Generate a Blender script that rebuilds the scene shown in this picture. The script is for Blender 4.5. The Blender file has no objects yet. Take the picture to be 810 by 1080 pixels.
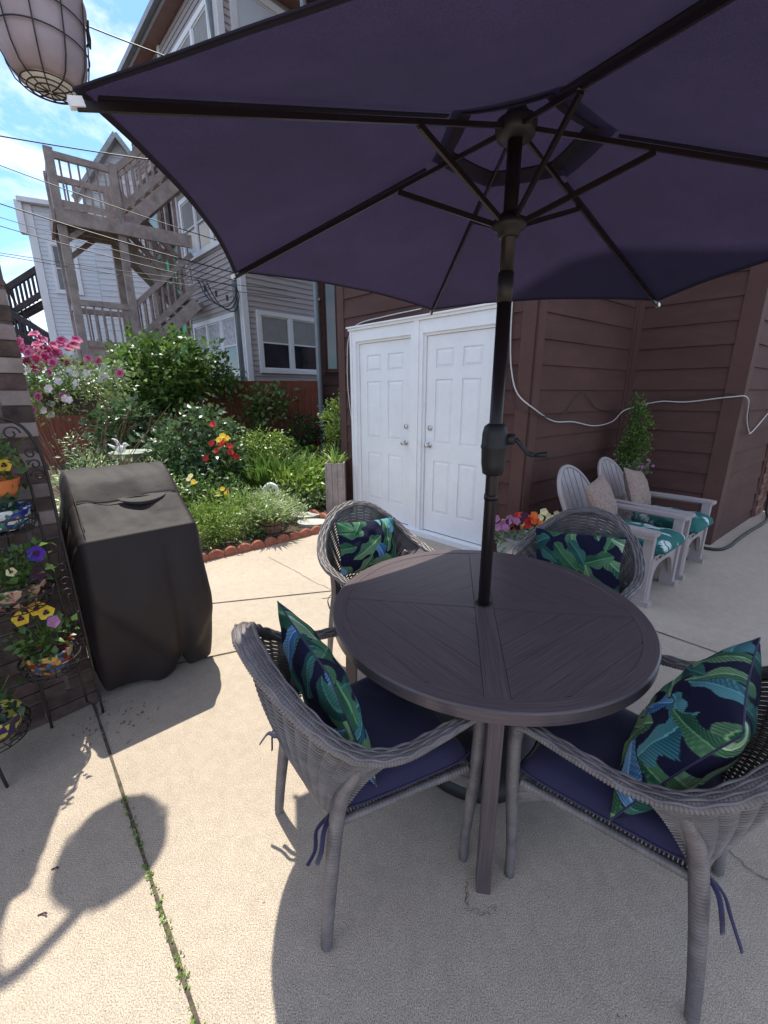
import bpy, math, random
import numpy as np
from mathutils import Matrix, Vector
R = math.radians
rnd = random.Random(7)
nr = np.random.default_rng(11)
SC = bpy.context.scene
COL = SC.collection

# ---------------------------------------------------------------- camera, light, exposure
cam_d = bpy.data.cameras.new('camera'); cam = bpy.data.objects.new('camera', cam_d); COL.objects.link(cam)
cam_d.sensor_fit = 'HORIZONTAL'; cam_d.sensor_width = 36.0; cam_d.lens = 36.0*440/810
cam_d.clip_start = 0.02; cam_d.clip_end = 2000
th, ro = R(15.8), R(0.2)
rr = Vector((1, 0, 0)); dd = Vector((0, -math.sin(th), -math.cos(th))); ff = Vector((0, math.cos(th), -math.sin(th)))
X = math.cos(ro)*rr + math.sin(ro)*dd; D = -math.sin(ro)*rr + math.cos(ro)*dd
M = Matrix(((X.x, -D.x, -ff.x, 0), (X.y, -D.y, -ff.y, 0), (X.z, -D.z, -ff.z, 1.55), (0, 0, 0, 1)))
cam.matrix_world = M
SC.camera = cam

SUN = Vector((-0.14, 0.35, 1.0)).normalized()          # towards the sun
sl = bpy.data.lights.new('sun', 'SUN'); sl.energy = 2.9; sl.angle = R(0.5); sl.color = (1.0, 0.965, 0.84)
so = bpy.data.objects.new('sun', sl); COL.objects.link(so)
so.rotation_euler = (-SUN).to_track_quat('-Z', 'Y').to_euler()

w = bpy.data.worlds.new('World'); SC.world = w; w.use_nodes = True
nt = w.node_tree; nt.nodes.clear()
out = nt.nodes.new('ShaderNodeOutputWorld'); bg = nt.nodes.new('ShaderNodeBackground')
sky = nt.nodes.new('ShaderNodeTexSky'); sky.sky_type = 'NISHITA'; sky.sun_disc = False
sky.sun_elevation = math.asin(SUN.z); sky.sun_rotation = math.atan2(SUN.x, SUN.y)
sky.air_density = 1.0; sky.dust_density = 0.6
tc = nt.nodes.new('ShaderNodeTexCoord'); mp = nt.nodes.new('ShaderNodeMapping')
mp.inputs['Scale'].default_value = (1.0, 1.0, 1.9); mp.inputs['Location'].default_value = (0.9, 0.2, 0.4)
no = nt.nodes.new('ShaderNodeTexNoise'); no.inputs['Scale'].default_value = 3.1; no.inputs['Detail'].default_value = 9
no.inputs['Roughness'].default_value = 0.62; no.inputs['Distortion'].default_value = 0.35
ra = nt.nodes.new('ShaderNodeValToRGB'); ra.color_ramp.elements[0].position = 0.43; ra.color_ramp.elements[1].position = 0.63
mx = nt.nodes.new('ShaderNodeMixRGB'); mx.inputs[2].default_value = (4.6, 4.6, 4.85, 1)
L = nt.links
L.new(tc.outputs['Generated'], mp.inputs[0]); L.new(mp.outputs[0], no.inputs[0]); L.new(no.outputs[0], ra.inputs[0])
L.new(ra.outputs[0], mx.inputs[0]); tn = nt.nodes.new('ShaderNodeMixRGB'); tn.blend_type = 'MULTIPLY'; tn.inputs[0].default_value = 1; tn.inputs[2].default_value = (0.50, 0.68, 0.82, 1)
L.new(sky.outputs[0], tn.inputs[1]); L.new(tn.outputs[0], mx.inputs[1]); L.new(mx.outputs[0], bg.inputs[0])
bg.inputs[1].default_value = 0.15; L.new(bg.outputs[0], out.inputs[0])
SC.view_settings.view_transform = 'Standard'; SC.view_settings.look = 'None'
SC.view_settings.exposure = 1.18; SC.view_settings.gamma = 1.0; SC.view_settings.use_curve_mapping = False
SC.cycles.max_bounces = 8; SC.cycles.use_denoising = True

# ---------------------------------------------------------------- materials
def mat(name, col, rough=0.7, n=None, bump=None, metal=0.0, spec=0.4, col2=None, coat=0, stretch=None, uv=False, trans=0.0, rand=0.0, sheen=0.0, fine=None, patch=None):
    """n=(scale, amount) mottling towards col2 or darker, bump=(scale, distance)"""
    m = bpy.data.materials.new(name); m.use_nodes = True; t = m.node_tree; b = t.nodes['Principled BSDF']
    b.inputs['Base Color'].default_value = (*col, 1); b.inputs['Roughness'].default_value = rough
    b.inputs['Metallic'].default_value = metal; b.inputs['Specular IOR Level'].default_value = spec
    if coat: b.inputs['Coat Weight'].default_value = coat
    if sheen: b.inputs['Sheen Weight'].default_value = sheen
    co = t.nodes.new('ShaderNodeTexCoord'); ma = t.nodes.new('ShaderNodeMapping')
    t.links.new(co.outputs['UV' if uv else 'Object'], ma.inputs[0])
    if stretch: ma.inputs['Scale'].default_value = stretch
    cur = None
    if n:
        x = t.nodes.new('ShaderNodeTexNoise'); x.inputs['Scale'].default_value = n[0]; x.inputs['Detail'].default_value = 8
        x.inputs['Roughness'].default_value = 0.6
        t.links.new(ma.outputs[0], x.inputs[0])
        r = t.nodes.new('ShaderNodeValToRGB'); r.color_ramp.elements[0].position = 0.33; r.color_ramp.elements[1].position = 0.67
        t.links.new(x.outputs[0], r.inputs[0])
        q = t.nodes.new('ShaderNodeMixRGB'); t.links.new(r.outputs[0], q.inputs[0])
        lo = tuple(c*(1-n[1]) for c in col) if col2 is None else col2
        hi = tuple(min(1, c*(1+n[1]*0.6)) for c in col) if col2 is None else col
        q.inputs[1].default_value = (*lo, 1); q.inputs[2].default_value = (*hi, 1)
        cur = q.outputs[0]
    if patch:
        x = t.nodes.new('ShaderNodeTexNoise'); x.inputs['Scale'].default_value = patch[0]; x.inputs['Detail'].default_value = 10; x.inputs['Roughness'].default_value = 0.75; x.inputs['Distortion'].default_value = 0.6
        t.links.new(ma.outputs[0], x.inputs[0]); r = t.nodes.new('ShaderNodeMapRange'); r.inputs[1].default_value = 0.35; r.inputs[2].default_value = 0.65
        r.inputs[3].default_value = 1-patch[1]; r.inputs[4].default_value = 1+patch[1]*0.6; t.links.new(x.outputs[0], r.inputs[0])
        q = t.nodes.new('ShaderNodeMixRGB'); q.blend_type = 'MULTIPLY'; q.inputs[0].default_value = 1
        if cur: t.links.new(cur, q.inputs[1])
        else: q.inputs[1].default_value = (*col, 1)
        t.links.new(r.outputs[0], q.inputs[2]); cur = q.outputs[0]
    if fine:
        x = t.nodes.new('ShaderNodeTexNoise'); x.inputs['Scale'].default_value = fine[0]; x.inputs['Detail'].default_value = 3
        t.links.new(ma.outputs[0], x.inputs[0])
        r = t.nodes.new('ShaderNodeMapRange'); r.inputs[1].default_value = 0.3; r.inputs[2].default_value = 0.7
        r.inputs[3].default_value = 1-fine[1]; r.inputs[4].default_value = 1+fine[1]; t.links.new(x.outputs[0], r.inputs[0])
        q = t.nodes.new('ShaderNodeMixRGB'); q.blend_type = 'MULTIPLY'; q.inputs[0].default_value = 1
        if cur: t.links.new(cur, q.inputs[1])
        else: q.inputs[1].default_value = (*col, 1)
        t.links.new(r.outputs[0], q.inputs[2]); cur = q.outputs[0]
    if rand:
        g = t.nodes.new('ShaderNodeNewGeometry'); h = t.nodes.new('ShaderNodeHueSaturation')
        r = t.nodes.new('ShaderNodeMapRange'); r.inputs[3].default_value = 1-rand; r.inputs[4].default_value = 1+rand
        t.links.new(g.outputs['Random Per Island'], r.inputs[0]); t.links.new(r.outputs[0], h.inputs['Value'])
        r2 = t.nodes.new('ShaderNodeMapRange'); r2.inputs[3].default_value = 0.485; r2.inputs[4].default_value = 0.515
        mm = t.nodes.new('ShaderNodeMath'); mm.operation = 'FRACT'; m7 = t.nodes.new('ShaderNodeMath'); m7.operation = 'MULTIPLY'; m7.inputs[1].default_value = 17.3
        t.links.new(g.outputs['Random Per Island'], m7.inputs[0]); t.links.new(m7.outputs[0], mm.inputs[0]); t.links.new(mm.outputs[0], r2.inputs[0])
        t.links.new(r2.outputs[0], h.inputs['Hue'])
        if cur: t.links.new(cur, h.inputs['Color'])
        else: h.inputs['Color'].default_value = (*col, 1)
        cur = h.outputs[0]
    if cur: t.links.new(cur, b.inputs['Base Color'])
    if bump:
        x = t.nodes.new('ShaderNodeTexNoise'); x.inputs['Scale'].default_value = bump[0]; x.inputs['Detail'].default_value = 6
        t.links.new(ma.outputs[0], x.inputs[0])
        u = t.nodes.new('ShaderNodeBump'); u.inputs['Distance'].default_value = bump[1]; u.inputs['Strength'].default_value = 0.8
        t.links.new(x.outputs[0], u.inputs['Height']); t.links.new(u.outputs[0], b.inputs['Normal'])
    if trans:
        tr = t.nodes.new('ShaderNodeBsdfTranslucent'); ms = t.nodes.new('ShaderNodeMixShader'); ms.inputs[0].default_value = trans
        if cur: t.links.new(cur, tr.inputs[0])
        else: tr.inputs[0].default_value = (*col, 1)
        t.links.new(b.outputs[0], ms.inputs[1]); t.links.new(tr.outputs[0], ms.inputs[2])
        t.links.new(ms.outputs[0], t.nodes['Material Output'].inputs[0])
    return m

def vc_mat(name, rough=0.85):
    m = bpy.data.materials.new(name); m.use_nodes = True; t = m.node_tree; b = t.nodes['Principled BSDF']
    a = t.nodes.new('ShaderNodeVertexColor'); a.layer_name = 'print'; t.links.new(a.outputs[0], b.inputs['Base Color'])
    b.inputs['Roughness'].default_value = rough; b.inputs['Specular IOR Level'].default_value = 0.2
    x = t.nodes.new('ShaderNodeTexNoise'); x.inputs['Scale'].default_value = 900
    co = t.nodes.new('ShaderNodeTexCoord'); t.links.new(co.outputs['Object'], x.inputs[0])
    u = t.nodes.new('ShaderNodeBump'); u.inputs['Distance'].default_value = 0.0008; t.links.new(x.outputs[0], u.inputs['Height']); t.links.new(u.outputs[0], b.inputs['Normal'])
    return m

MT = {}
MT['concrete'] = mat('concrete', (0.412, 0.338, 0.268), 0.9, n=(1.1, 0.09), fine=(300, 0.62), patch=(19, 0.11))
MT['joint'] = mat('joint_dirt', (0.10, 0.08, 0.06), 1, n=(30, 0.5), bump=(90, 0.004))
MT['crack'] = mat('crack_stain', (0.20, 0.155, 0.125), 1, n=(40, 0.4))
MT['soil'] = mat('soil', (0.07, 0.05, 0.035), 1, n=(9, 0.5), bump=(40, 0.02))
MT['brown'] = mat('brown_siding_paint', (0.092, 0.046, 0.040), 0.75, spec=0.2, patch=(5, 0.10), n=(1.3, 0.16), fine=(60, 0.05), bump=(45, 0.0012), stretch=(1, 1, 3))
MT['browntrim'] = mat('brown_trim_paint', (0.099, 0.050, 0.043), 0.7, spec=0.2, n=(3, 0.12), bump=(45, 0.001))
MT['greysiding'] = mat('grey_vinyl_siding', (0.42, 0.37, 0.365), 0.6, n=(1.2, 0.08), stretch=(1, 1, 4))
MT['soffit'] = mat('soffit_boards', (0.24, 0.15, 0.13), 0.7, n=(4, 0.15))
MT['white'] = mat('white_paint', (0.80, 0.79, 0.80), 0.4, n=(2.5, 0.05), patch=(9, 0.03))
MT['whitesiding'] = mat('white_vinyl_siding', (0.68, 0.70, 0.74), 0.55, n=(1.1, 0.06))
MT['glass'] = mat('window_glass', (0.035, 0.037, 0.045), 0.06, spec=0.9, n=(1.5, 0.5))
MT['blind'] = mat('window_blind', (0.30, 0.29, 0.28), 0.8, n=(4, 0.12))
MT['blindw'] = mat('white_window_blind', (0.62, 0.66, 0.7), 0.7, n=(3, 0.06))
MT['curtain'] = mat('lace_curtain', (0.55, 0.55, 0.58), 0.9, n=(14, 0.4))
MT['gutter'] = mat('grey_aluminium', (0.24, 0.26, 0.28), 0.45, n=(5, 0.12), metal=0.2)
MT['fence'] = mat('red_stained_fence', (0.16, 0.040, 0.018), 0.8, n=(5, 0.35), stretch=(6, 6, 0.6), bump=(30, 0.003))
MT['greywood'] = mat('weathered_grey_wood', (0.37, 0.30, 0.275), 0.85, n=(5, 0.3), bump=(40, 0.003), fine=(60, 0.12))
MT['darkwood'] = mat('dark_stained_wood', (0.055, 0.04, 0.042), 0.85, n=(5, 0.3))
MT['green'] = mat('green_panel', (0.10, 0.52, 0.24), 0.5, n=(2, 0.1))
MT['teal'] = mat('pale_teal_curtain', (0.33, 0.48, 0.50), 0.8, n=(6, 0.2), stretch=(4, 4, .4))
MT['dark'] = mat('interior_shade', (0.015, 0.012, 0.012), 0.9)  # near-black colour standing in for the shade of an unlit interior
MT['brick'] = mat('dark_brick', (0.090, 0.060, 0.052), 0.95, n=(14, 0.45), bump=(35, 0.008), rand=0.25)
MT['stone'] = mat('pale_brick', (0.25, 0.20, 0.185), 0.95, n=(11, 0.25), bump=(35, 0.006), rand=0.12)
MT['mortar'] = mat('mortar', (0.17, 0.13, 0.12), 1, n=(20, 0.3), bump=(50, 0.005))
MT['redbrick'] = mat('red_brick', (0.20, 0.10, 0.08), 0.9, n=(10, 0.3), bump=(35, 0.005), rand=0.3)
MT['metal_black'] = mat('black_iron', (0.02, 0.018, 0.018), 0.5, spec=0.5)
MT['iron'] = mat('wrought_iron', (0.05, 0.042, 0.04), 0.45, metal=0.5, n=(40, 0.3))
MT['pole'] = mat('dark_bronze_aluminium', (0.022, 0.014, 0.015), 0.38, spec=0.5, metal=0.3)
MT['canopy'] = mat('purple_navy_canvas', (0.022, 0.0165, 0.037), 0.85, trans=0.48, fine=(420, 0.30), n=(2.2, 0.14), patch=(9, 0.08), bump=(600, 0.0006))
MT['hem'] = mat('canvas_hem', (0.015, 0.012, 0.026), 0.9, trans=0.2, fine=(700, 0.12))
MT['wicker'] = mat('grey_brown_resin_wicker', (0.165, 0.142, 0.140), 0.38, spec=0.5, n=(18, 0.30), rand=0.14)
MT['navy'] = mat('navy_cushion_cloth', (0.024, 0.020, 0.060), 0.9, fine=(800, 0.15), sheen=0.15, bump=(6, 0.01))
MT['print'] = vc_mat('tropical_leaf_print')
MT['tabletop'] = None
MT['adir'] = mat('taupe_resin', (0.36, 0.305, 0.30), 0.45, n=(7, 0.05))
MT['knit'] = mat('beige_knit', (0.30, 0.215, 0.18), 0.95, n=(60, 0.25), bump=(130, 0.006), fine=(220, 0.2))
MT['cover'] = mat('brown_grill_cover', (0.026, 0.0185, 0.0185), 0.68, n=(3, 0.10), spec=0.35, fine=(600, 0.22), bump=(6, 0.010))
MT['black'] = mat('black_plastic', (0.02, 0.018, 0.02), 0.5)
MT['chrome'] = mat('satin_nickel', (0.6, 0.57, 0.55), 0.25, metal=1.0)
MT['cablew'] = mat('white_cable_jacket', (0.55, 0.53, 0.5), 0.5)
MT['terracotta'] = mat('red_terracotta', (0.34, 0.12, 0.075), 0.9, n=(14, 0.25), bump=(60, 0.002))
MT['flag'] = mat('flagstone', (0.42, 0.41, 0.36), 0.9, n=(7, 0.25), bump=(30, 0.004))
MT['barrel'] = mat('barrel_wood', (0.22, 0.13, 0.09), 0.85, n=(12, 0.3))
MT['birdbath'] = mat('green_glazed_stone', (0.30, 0.34, 0.27), 0.6, n=(9, 0.25), bump=(30, 0.003))
MT['swan'] = mat('white_swan_plaster', (0.66, 0.66, 0.64), 0.6, n=(8, 0.1))
MT['galv'] = mat('lamp_body_grey', (0.37, 0.29, 0.30), 0.55, n=(6, 0.18), bump=(20, 0.002))
MT['lens'] = mat('frosted_lens', (0.95, 0.95, 0.95), 0.3)
MT['potgrey'] = mat('grey_pot', (0.36, 0.37, 0.37), 0.7, n=(9, 0.2))
MT['potdark'] = mat('dark_coir_pot', (0.05, 0.035, 0.03), 0.95, n=(20, 0.4))
MT['potorange'] = mat('orange_pot', (0.55, 0.16, 0.05), 0.6, n=(8, 0.2))
def potpaint(name, cols, scale):
    m = bpy.data.materials.new(name); m.use_nodes = True; t = m.node_tree; b = t.nodes['Principled BSDF']
    v = t.nodes.new('ShaderNodeTexVoronoi'); v.inputs['Scale'].default_value = scale
    co = t.nodes.new('ShaderNodeTexCoord'); t.links.new(co.outputs['Object'], v.inputs['Vector'])
    s = t.nodes.new('ShaderNodeSeparateColor'); t.links.new(v.outputs['Color'], s.inputs[0])
    r = t.nodes.new('ShaderNodeValToRGB'); r.color_ramp.interpolation = 'CONSTANT'
    for i, c in enumerate(cols):
        e = r.color_ramp.elements[i] if i < 2 else r.color_ramp.elements.new(0)
        e.position = i/len(cols); e.color = (*c, 1)
    for i in range(len(cols)): r.color_ramp.elements[i].position = i/len(cols); r.color_ramp.elements[i].color = (*cols[i], 1)
    t.links.new(s.outputs[0], r.inputs[0]); t.links.new(r.outputs[0], b.inputs['Base Color']); b.inputs['Roughness'].default_value = 0.25
    return m
MT['potblue'] = potpaint('blue_white_glaze', [(0.02, 0.03, 0.22), (0.6, 0.62, 0.65), (0.03, 0.05, 0.3), (0.05, 0.18, 0.14)], 55)
MT['potmix'] = potpaint('mosaic_glaze', [(0.25, 0.04, 0.03), (0.5, 0.3, 0.06), (0.05, 0.12, 0.25), (0.35, 0.2, 0.12), (0.05, 0.03, 0.03)], 48)
MT['potpink'] = potpaint('pink_floral_glaze', [(0.40, 0.16, 0.14), (0.03, 0.02, 0.02), (0.45, 0.30, 0.22), (0.08, 0.18, 0.08)], 42)
MT['potyellow'] = potpaint('yellow_stripe_glaze', [(0.05, 0.04, 0.05), (0.55, 0.5, 0.1), (0.06, 0.03, 0.12)], 45)
def leaf(name, c, tr=0.35, rand=0.38, rough=0.38):
    return mat(name, c, rough, trans=tr, rand=rand, spec=0.6)
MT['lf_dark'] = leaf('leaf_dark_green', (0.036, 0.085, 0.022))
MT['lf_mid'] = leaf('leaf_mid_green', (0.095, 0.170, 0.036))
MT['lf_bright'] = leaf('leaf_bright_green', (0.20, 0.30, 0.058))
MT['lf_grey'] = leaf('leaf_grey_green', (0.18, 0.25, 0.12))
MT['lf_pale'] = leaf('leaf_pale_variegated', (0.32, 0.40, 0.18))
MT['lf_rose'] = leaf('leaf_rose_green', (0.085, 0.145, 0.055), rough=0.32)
MT['bark'] = mat('bark', (0.10, 0.07, 0.05), 0.9, n=(20, 0.4))
MT['twig'] = mat('dry_twig', (0.22, 0.13, 0.09), 0.9, n=(20, 0.3))
for k, c in dict(pet_red=(0.62, 0.02, 0.02), pet_yellow=(0.75, 0.50, 0.03), pet_pink=(0.66, 0.20, 0.36), pet_magenta=(0.42, 0.015, 0.12), pet_white=(0.72, 0.68, 0.68),
                 pet_violet=(0.07, 0.015, 0.30), pet_dark=(0.05, 0.004, 0.03), pet_orange=(0.75, 0.13, 0.02), pet_lilac=(0.40, 0.16, 0.30), pet_cream=(0.75, 0.65, 0.35)).items():
    MT[k] = mat('petal_'+k[4:], c, 0.6, trans=0.3, rand=0.2)

# ---------------------------------------------------------------- mesh helpers
WM = {}
def V(*a): return np.array(a, float)
def nrm(v): v = np.asarray(v, float); return v/max(1e-9, np.linalg.norm(v))
def catmull(P, k):
    P = [np.array(p, float) for p in P]; Q = [2*P[0]-P[1]]+P+[2*P[-1]-P[-2]]; o = []
    for i in range(1, len(Q)-2):
        for j in range(k):
            t = j/k; a, b, c, d = Q[i-1:i+3]
            o.append(0.5*((2*b)+(-a+c)*t+(2*a-5*b+4*c-d)*t*t+(-a+3*b-3*c+d)*t**3))
    o.append(P[-1]); return np.array(o)
def resample(P, n):
    P = np.array(P); s = np.r_[0, np.cumsum(np.linalg.norm(np.diff(P, axis=0), axis=1))]; t = np.linspace(0, s[-1], n)
    return np.c_[[np.interp(t, s, P[:, i]) for i in range(3)]].T

class MB:
    def __init__(s): s.v = []; s.f = []; s.n = 0
    def add(s, v, f):
        k = s.n; s.v.append(np.asarray(v, float)); s.f += [tuple(i+k for i in q) for q in f]; s.n += len(v); return s
    def obox(s, c, ax, ay, az):
        c, ax, ay, az = map(np.array, (c, ax, ay, az)); v = [c+i*ax+j*ay+k*az for i in (-1, 1) for j in (-1, 1) for k in (-1, 1)]
        return s.add(v, [(0, 1, 3, 2), (4, 6, 7, 5), (0, 4, 5, 1), (2, 3, 7, 6), (0, 2, 6, 4), (1, 5, 7, 3)])
    def box(s, c, sz, rz=0):
        a, b = math.cos(rz), math.sin(rz)
        return s.obox(c, V(a, b, 0)*sz[0]/2, V(-b, a, 0)*sz[1]/2, V(0, 0, sz[2]/2))
    def beam(s, a, b, wd, ht, up=(0, 0, 1)):
        a, b = V(*a), V(*b); d = nrm(b-a); sd = np.cross(d, up)
        sd = nrm(sd) if np.linalg.norm(sd) > 1e-6 else V(1, 0, 0); u = np.cross(sd, d)
        return s.obox((a+b)/2, (b-a)/2, sd*wd/2, u*ht/2)
    def tube(s, P, r, n=8, cap=True, flat=1.0, up=(0, 0, 1), closed=False):
        P = np.array(P, float); m = len(P); r = np.broadcast_to(np.array(r, float), (m,))
        T = np.gradient(P, axis=0)
        if closed: T = np.roll(P, -1, 0)-np.roll(P, 1, 0)
        T /= np.linalg.norm(T, axis=1)[:, None]+1e-12
        u = V(*up)-T[0]*np.dot(up, T[0])
        if np.linalg.norm(u) < 1e-3: u = V(1, 0, 0)-T[0]*T[0][0]
        u = nrm(u); a = np.linspace(0, 2*np.pi, n, endpoint=False); vs = []
        for i in range(m):
            u = nrm(u-T[i]*np.dot(u, T[i])); b = np.cross(T[i], u)
            vs.append(P[i]+r[i]*(np.cos(a)[:, None]*b+flat*np.sin(a)[:, None]*u))
        f = []
        mm = m if closed else m-1
        for i in range(mm):
            i2 = (i+1) % m
            for j in range(n): f.append((i*n+j, i*n+(j+1) % n, i2*n+(j+1) % n, i2*n+j))
        if cap and not closed: f.append(tuple(range(n))[::-1]); f.append(tuple((m-1)*n+j for j in range(n)))
        return s.add(np.vstack(vs), f)
    def lathe(s, prof, c=(0, 0, 0), n=24, cap=True, ax=None, sc=1.0):
        prof = [(a_*sc, b_*sc) for a_, b_ in prof]
        a = np.linspace(0, 2*np.pi, n, endpoint=False); vs = []
        for r_, z in prof: vs.append(np.c_[r_*np.cos(a), r_*np.sin(a), np.full(n, z)])
        vs = np.vstack(vs)
        if ax is not None:
            z_ = nrm(ax); x_ = nrm(np.cross((0.3, 0.9, 0.2), z_)); y_ = np.cross(z_, x_); vs = vs[:, :1]*x_+vs[:, 1:2]*y_+vs[:, 2:]*z_
        vs = vs+np.array(c); f = []; m = len(prof)
        for i in range(m-1):
            for j in range(n): f.append((i*n+j, i*n+(j+1) % n, (i+1)*n+(j+1) % n, (i+1)*n+j))
        if cap: f.append(tuple(range(n))[::-1]); f.append(tuple((m-1)*n+j for j in range(n)))
        return s.add(vs, f)
    def prism(s, poly, z0, z1):
        n = len(poly); v = [(*p[:2], z0) for p in poly]+[(*p[:2], z1) for p in poly]
        return s.add(v, [tuple(range(n))[::-1], tuple(range(n, 2*n))]+[(i, (i+1) % n, n+(i+1) % n, n+i) for i in range(n)])
    def grid(s, P, wrap=False):
        P = np.array(P); a, b = P.shape[:2]
        f = [(i*b+j, i*b+(j+1) % b, (i+1)*b+(j+1) % b, (i+1)*b+j) for i in range(a-1) for j in range(b if wrap else b-1)]
        return s.add(P.reshape(-1, 3), f)
    def ball(s, c, r, n=10, sc=(1, 1, 1)):
        pr = [(r*math.sin(t), -r*math.cos(t)) for t in np.linspace(0.05, math.pi-0.05, n)]
        k = MB().lathe(pr, n=max(8, n)); return s.add(np.vstack(k.v)*np.array(sc)+np.array(c), k.f)
    def build(s, name, m, parent=None, smooth=False, local=False, label=None):
        me = bpy.data.meshes.new(name); me.from_pydata(np.vstack(s.v).tolist(), [], s.f); me.update()
        me.materials.append(MT[m] if isinstance(m, str) else m)
        if smooth: me.polygons.foreach_set('use_smooth', [True]*len(me.polygons))
        o = bpy.data.objects.new(name, me); COL.objects.link(o)
        return attach(o, parent, local, label)
def attach(o, parent, local=False, label=None):
    pm = WM.get(parent.name, Matrix()) if parent else Matrix()
    if parent:
        o.parent = parent
        if not local: o.matrix_parent_inverse = pm.inverted()
    WM[o.name] = (pm if local else Matrix())
    if label: o['label'] = label
    return o
def thing(name, label, cat, loc=(0, 0, 0), rz=0.0, group=None):
    o = bpy.data.objects.new(name, None); COL.objects.link(o); o.empty_display_size = 0.1
    o.location = loc; o.rotation_euler = (0, 0, rz); WM[o.name] = Matrix.Translation(loc) @ Matrix.Rotation(rz, 4, 'Z')
    return tag(o, label, cat, group)
def tag(o, label, cat, group=None):
    o['label'] = label; o['category'] = cat
    if group: o['group'] = group
    return o
def struct(o, kind='structure'): o['kind'] = kind; return o
def dup(root, loc, rz, label, group=None):
    r = root.copy(); COL.objects.link(r); r.location = loc; r.rotation_euler = (0, 0, rz); r['label'] = label
    if group: r['group'] = group
    WM[r.name] = Matrix.Translation(loc) @ Matrix.Rotation(rz, 4, 'Z')
    for ch in list(root.children):
        c = ch.copy(); COL.objects.link(c); c.parent = r
        for g in list(ch.children):
            d = g.copy(); COL.objects.link(d); d.parent = c
    return r
def place(P, o, rz):
    c, s_ = math.cos(rz), math.sin(rz); P = np.asarray(P, float)
    return np.stack([o[0]+c*P[..., 0]-s_*P[..., 1], o[1]+s_*P[..., 0]+c*P[..., 1], o[2]+P[..., 2]], -1)

def leafmesh(name, m, parent, pts, dirs, size, ratio=0.5, fold=0.25, droop=0.15, ups=None):
    """one small folded leaf (four faces) at every point"""
    n = len(pts); pts = np.asarray(pts); dirs = np.asarray(dirs, float); dirs = dirs/(np.linalg.norm(dirs, axis=1)[:, None]+1e-9)
    size = np.broadcast_to(np.asarray(size, float), (n,))[:, None]
    if ups is None: ups = nr.normal(size=(n, 3))*0.7+V(0, 0, 1.0)
    sd = np.cross(dirs, ups); sd /= np.linalg.norm(sd, axis=1)[:, None]+1e-9; nn = np.cross(sd, dirs)
    base = pts; w_ = ratio*0.5
    v = np.stack([base, base+dirs*size*0.45+sd*size*w_+nn*size*fold*w_, base+dirs*size*0.5, base+dirs*size*0.45-sd*size*w_+nn*size*fold*w_,
                  base+dirs*size-nn*size*droop+V(0, 0, -1)*size*droop*0.4], 1).reshape(-1, 3)
    k = np.arange(n)[:, None]*5
    tri = np.concatenate([k+[0, 1, 2], k+[0, 2, 3], k+[1, 4, 2], k+[2, 4, 3]], 1).reshape(-1, 3)
    me = bpy.data.meshes.new(name); me.vertices.add(len(v)); me.vertices.foreach_set('co', v.ravel())
    me.loops.add(tri.size); me.loops.foreach_set('vertex_index', tri.ravel().astype(np.int32))
    me.polygons.add(len(tri)); me.polygons.foreach_set('loop_start', np.arange(0, tri.size, 3, dtype=np.int32)); me.update(calc_edges=True); me.validate()
    me.materials.append(MT[m]); o = bpy.data.objects.new(name, me); COL.objects.link(o)
    return attach(o, parent)
def cloud(blobs, n, per=12, spread=0.07, shell=0.5):
    """clumped points through ellipsoid blobs (cx,cy,cz,rx,ry,rz); returns points and outward directions"""
    B = np.array(blobs, float); wt = (B[:, 3]*B[:, 4]*B[:, 5])**(0.67); wt /= wt.sum(); nc = max(3, n//per)
    idx = nr.choice(len(B), nc, p=wt); d = nr.normal(size=(nc, 3)); d /= np.linalg.norm(d, axis=1)[:, None]
    rad = (shell+(1-shell)*nr.random(nc)**0.5)*(1+0.16*np.sin(7*d[:, 0]+5*d[:, 2]+idx)+0.10*nr.normal(size=nc))
    C = B[idx, :3]+d*B[idx, 3:]*rad[:, None]
    k = np.repeat(np.arange(nc), per)[:n]; p = C[k]+nr.normal(size=(len(k), 3))*spread
    return p, d[k]
def bush(parent, blobs, n, size, m, per=12, spread=0.06, ratio=0.55, up=0.5, name='foliage', shell=0.45, rnd_=0.8, zmin=0.02):
    p, d = cloud(blobs, n, per, spread, shell)
    keep = p[:, 2] > zmin; p, d = p[keep], d[keep]
    dr = d*0.7+nr.normal(size=p.shape)*rnd_*0.6+V(0, 0, up-0.3)
    return leafmesh(name, m, parent, p, dr, size*(0.6+0.8*nr.random(len(p))), ratio)
def flowers(name, m, parent, centers, normals, r, petals=5, ratio=0.95, mcenter=None, cup=0.15):
    P, D_, U = [], [], []
    for c, nn_ in zip(centers, normals):
        nn_ = nrm(nn_); a = nrm(np.cross(nn_, nr.normal(size=3))); b = np.cross(nn_, a); ph = nr.random()*6
        for k in range(petals):
            t = ph+2*math.pi*k/petals; d = math.cos(t)*a+math.sin(t)*b+nn_*cup; P.append(c); D_.append(d); U.append(nn_)
    o = leafmesh(name, m, parent, np.array(P), np.array(D_), r, ratio*1.45, fold=0.1, droop=0.05, ups=np.array(U))
    return o
def stems(parent, base, blobs, n=7, r=0.008, m='bark', name='stem', bend=0.12):
    mb = MB()
    for i in range(n):
        b = blobs[i % len(blobs)]; d = nr.normal(size=3); d /= np.linalg.norm(d); tip = V(*b[:3])+d*V(*b[3:])*0.8
        mid = (V(*base)+tip)/2+nr.normal(size=3)*bend*0.5; P = catmull([V(*base)+nr.normal(size=3)*V(.04, .04, 0), mid, tip], 5)
        mb.tube(P, np.linspace(r, r*0.35, len(P)), 6)
    return mb.build(name, m, parent, True)

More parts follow.
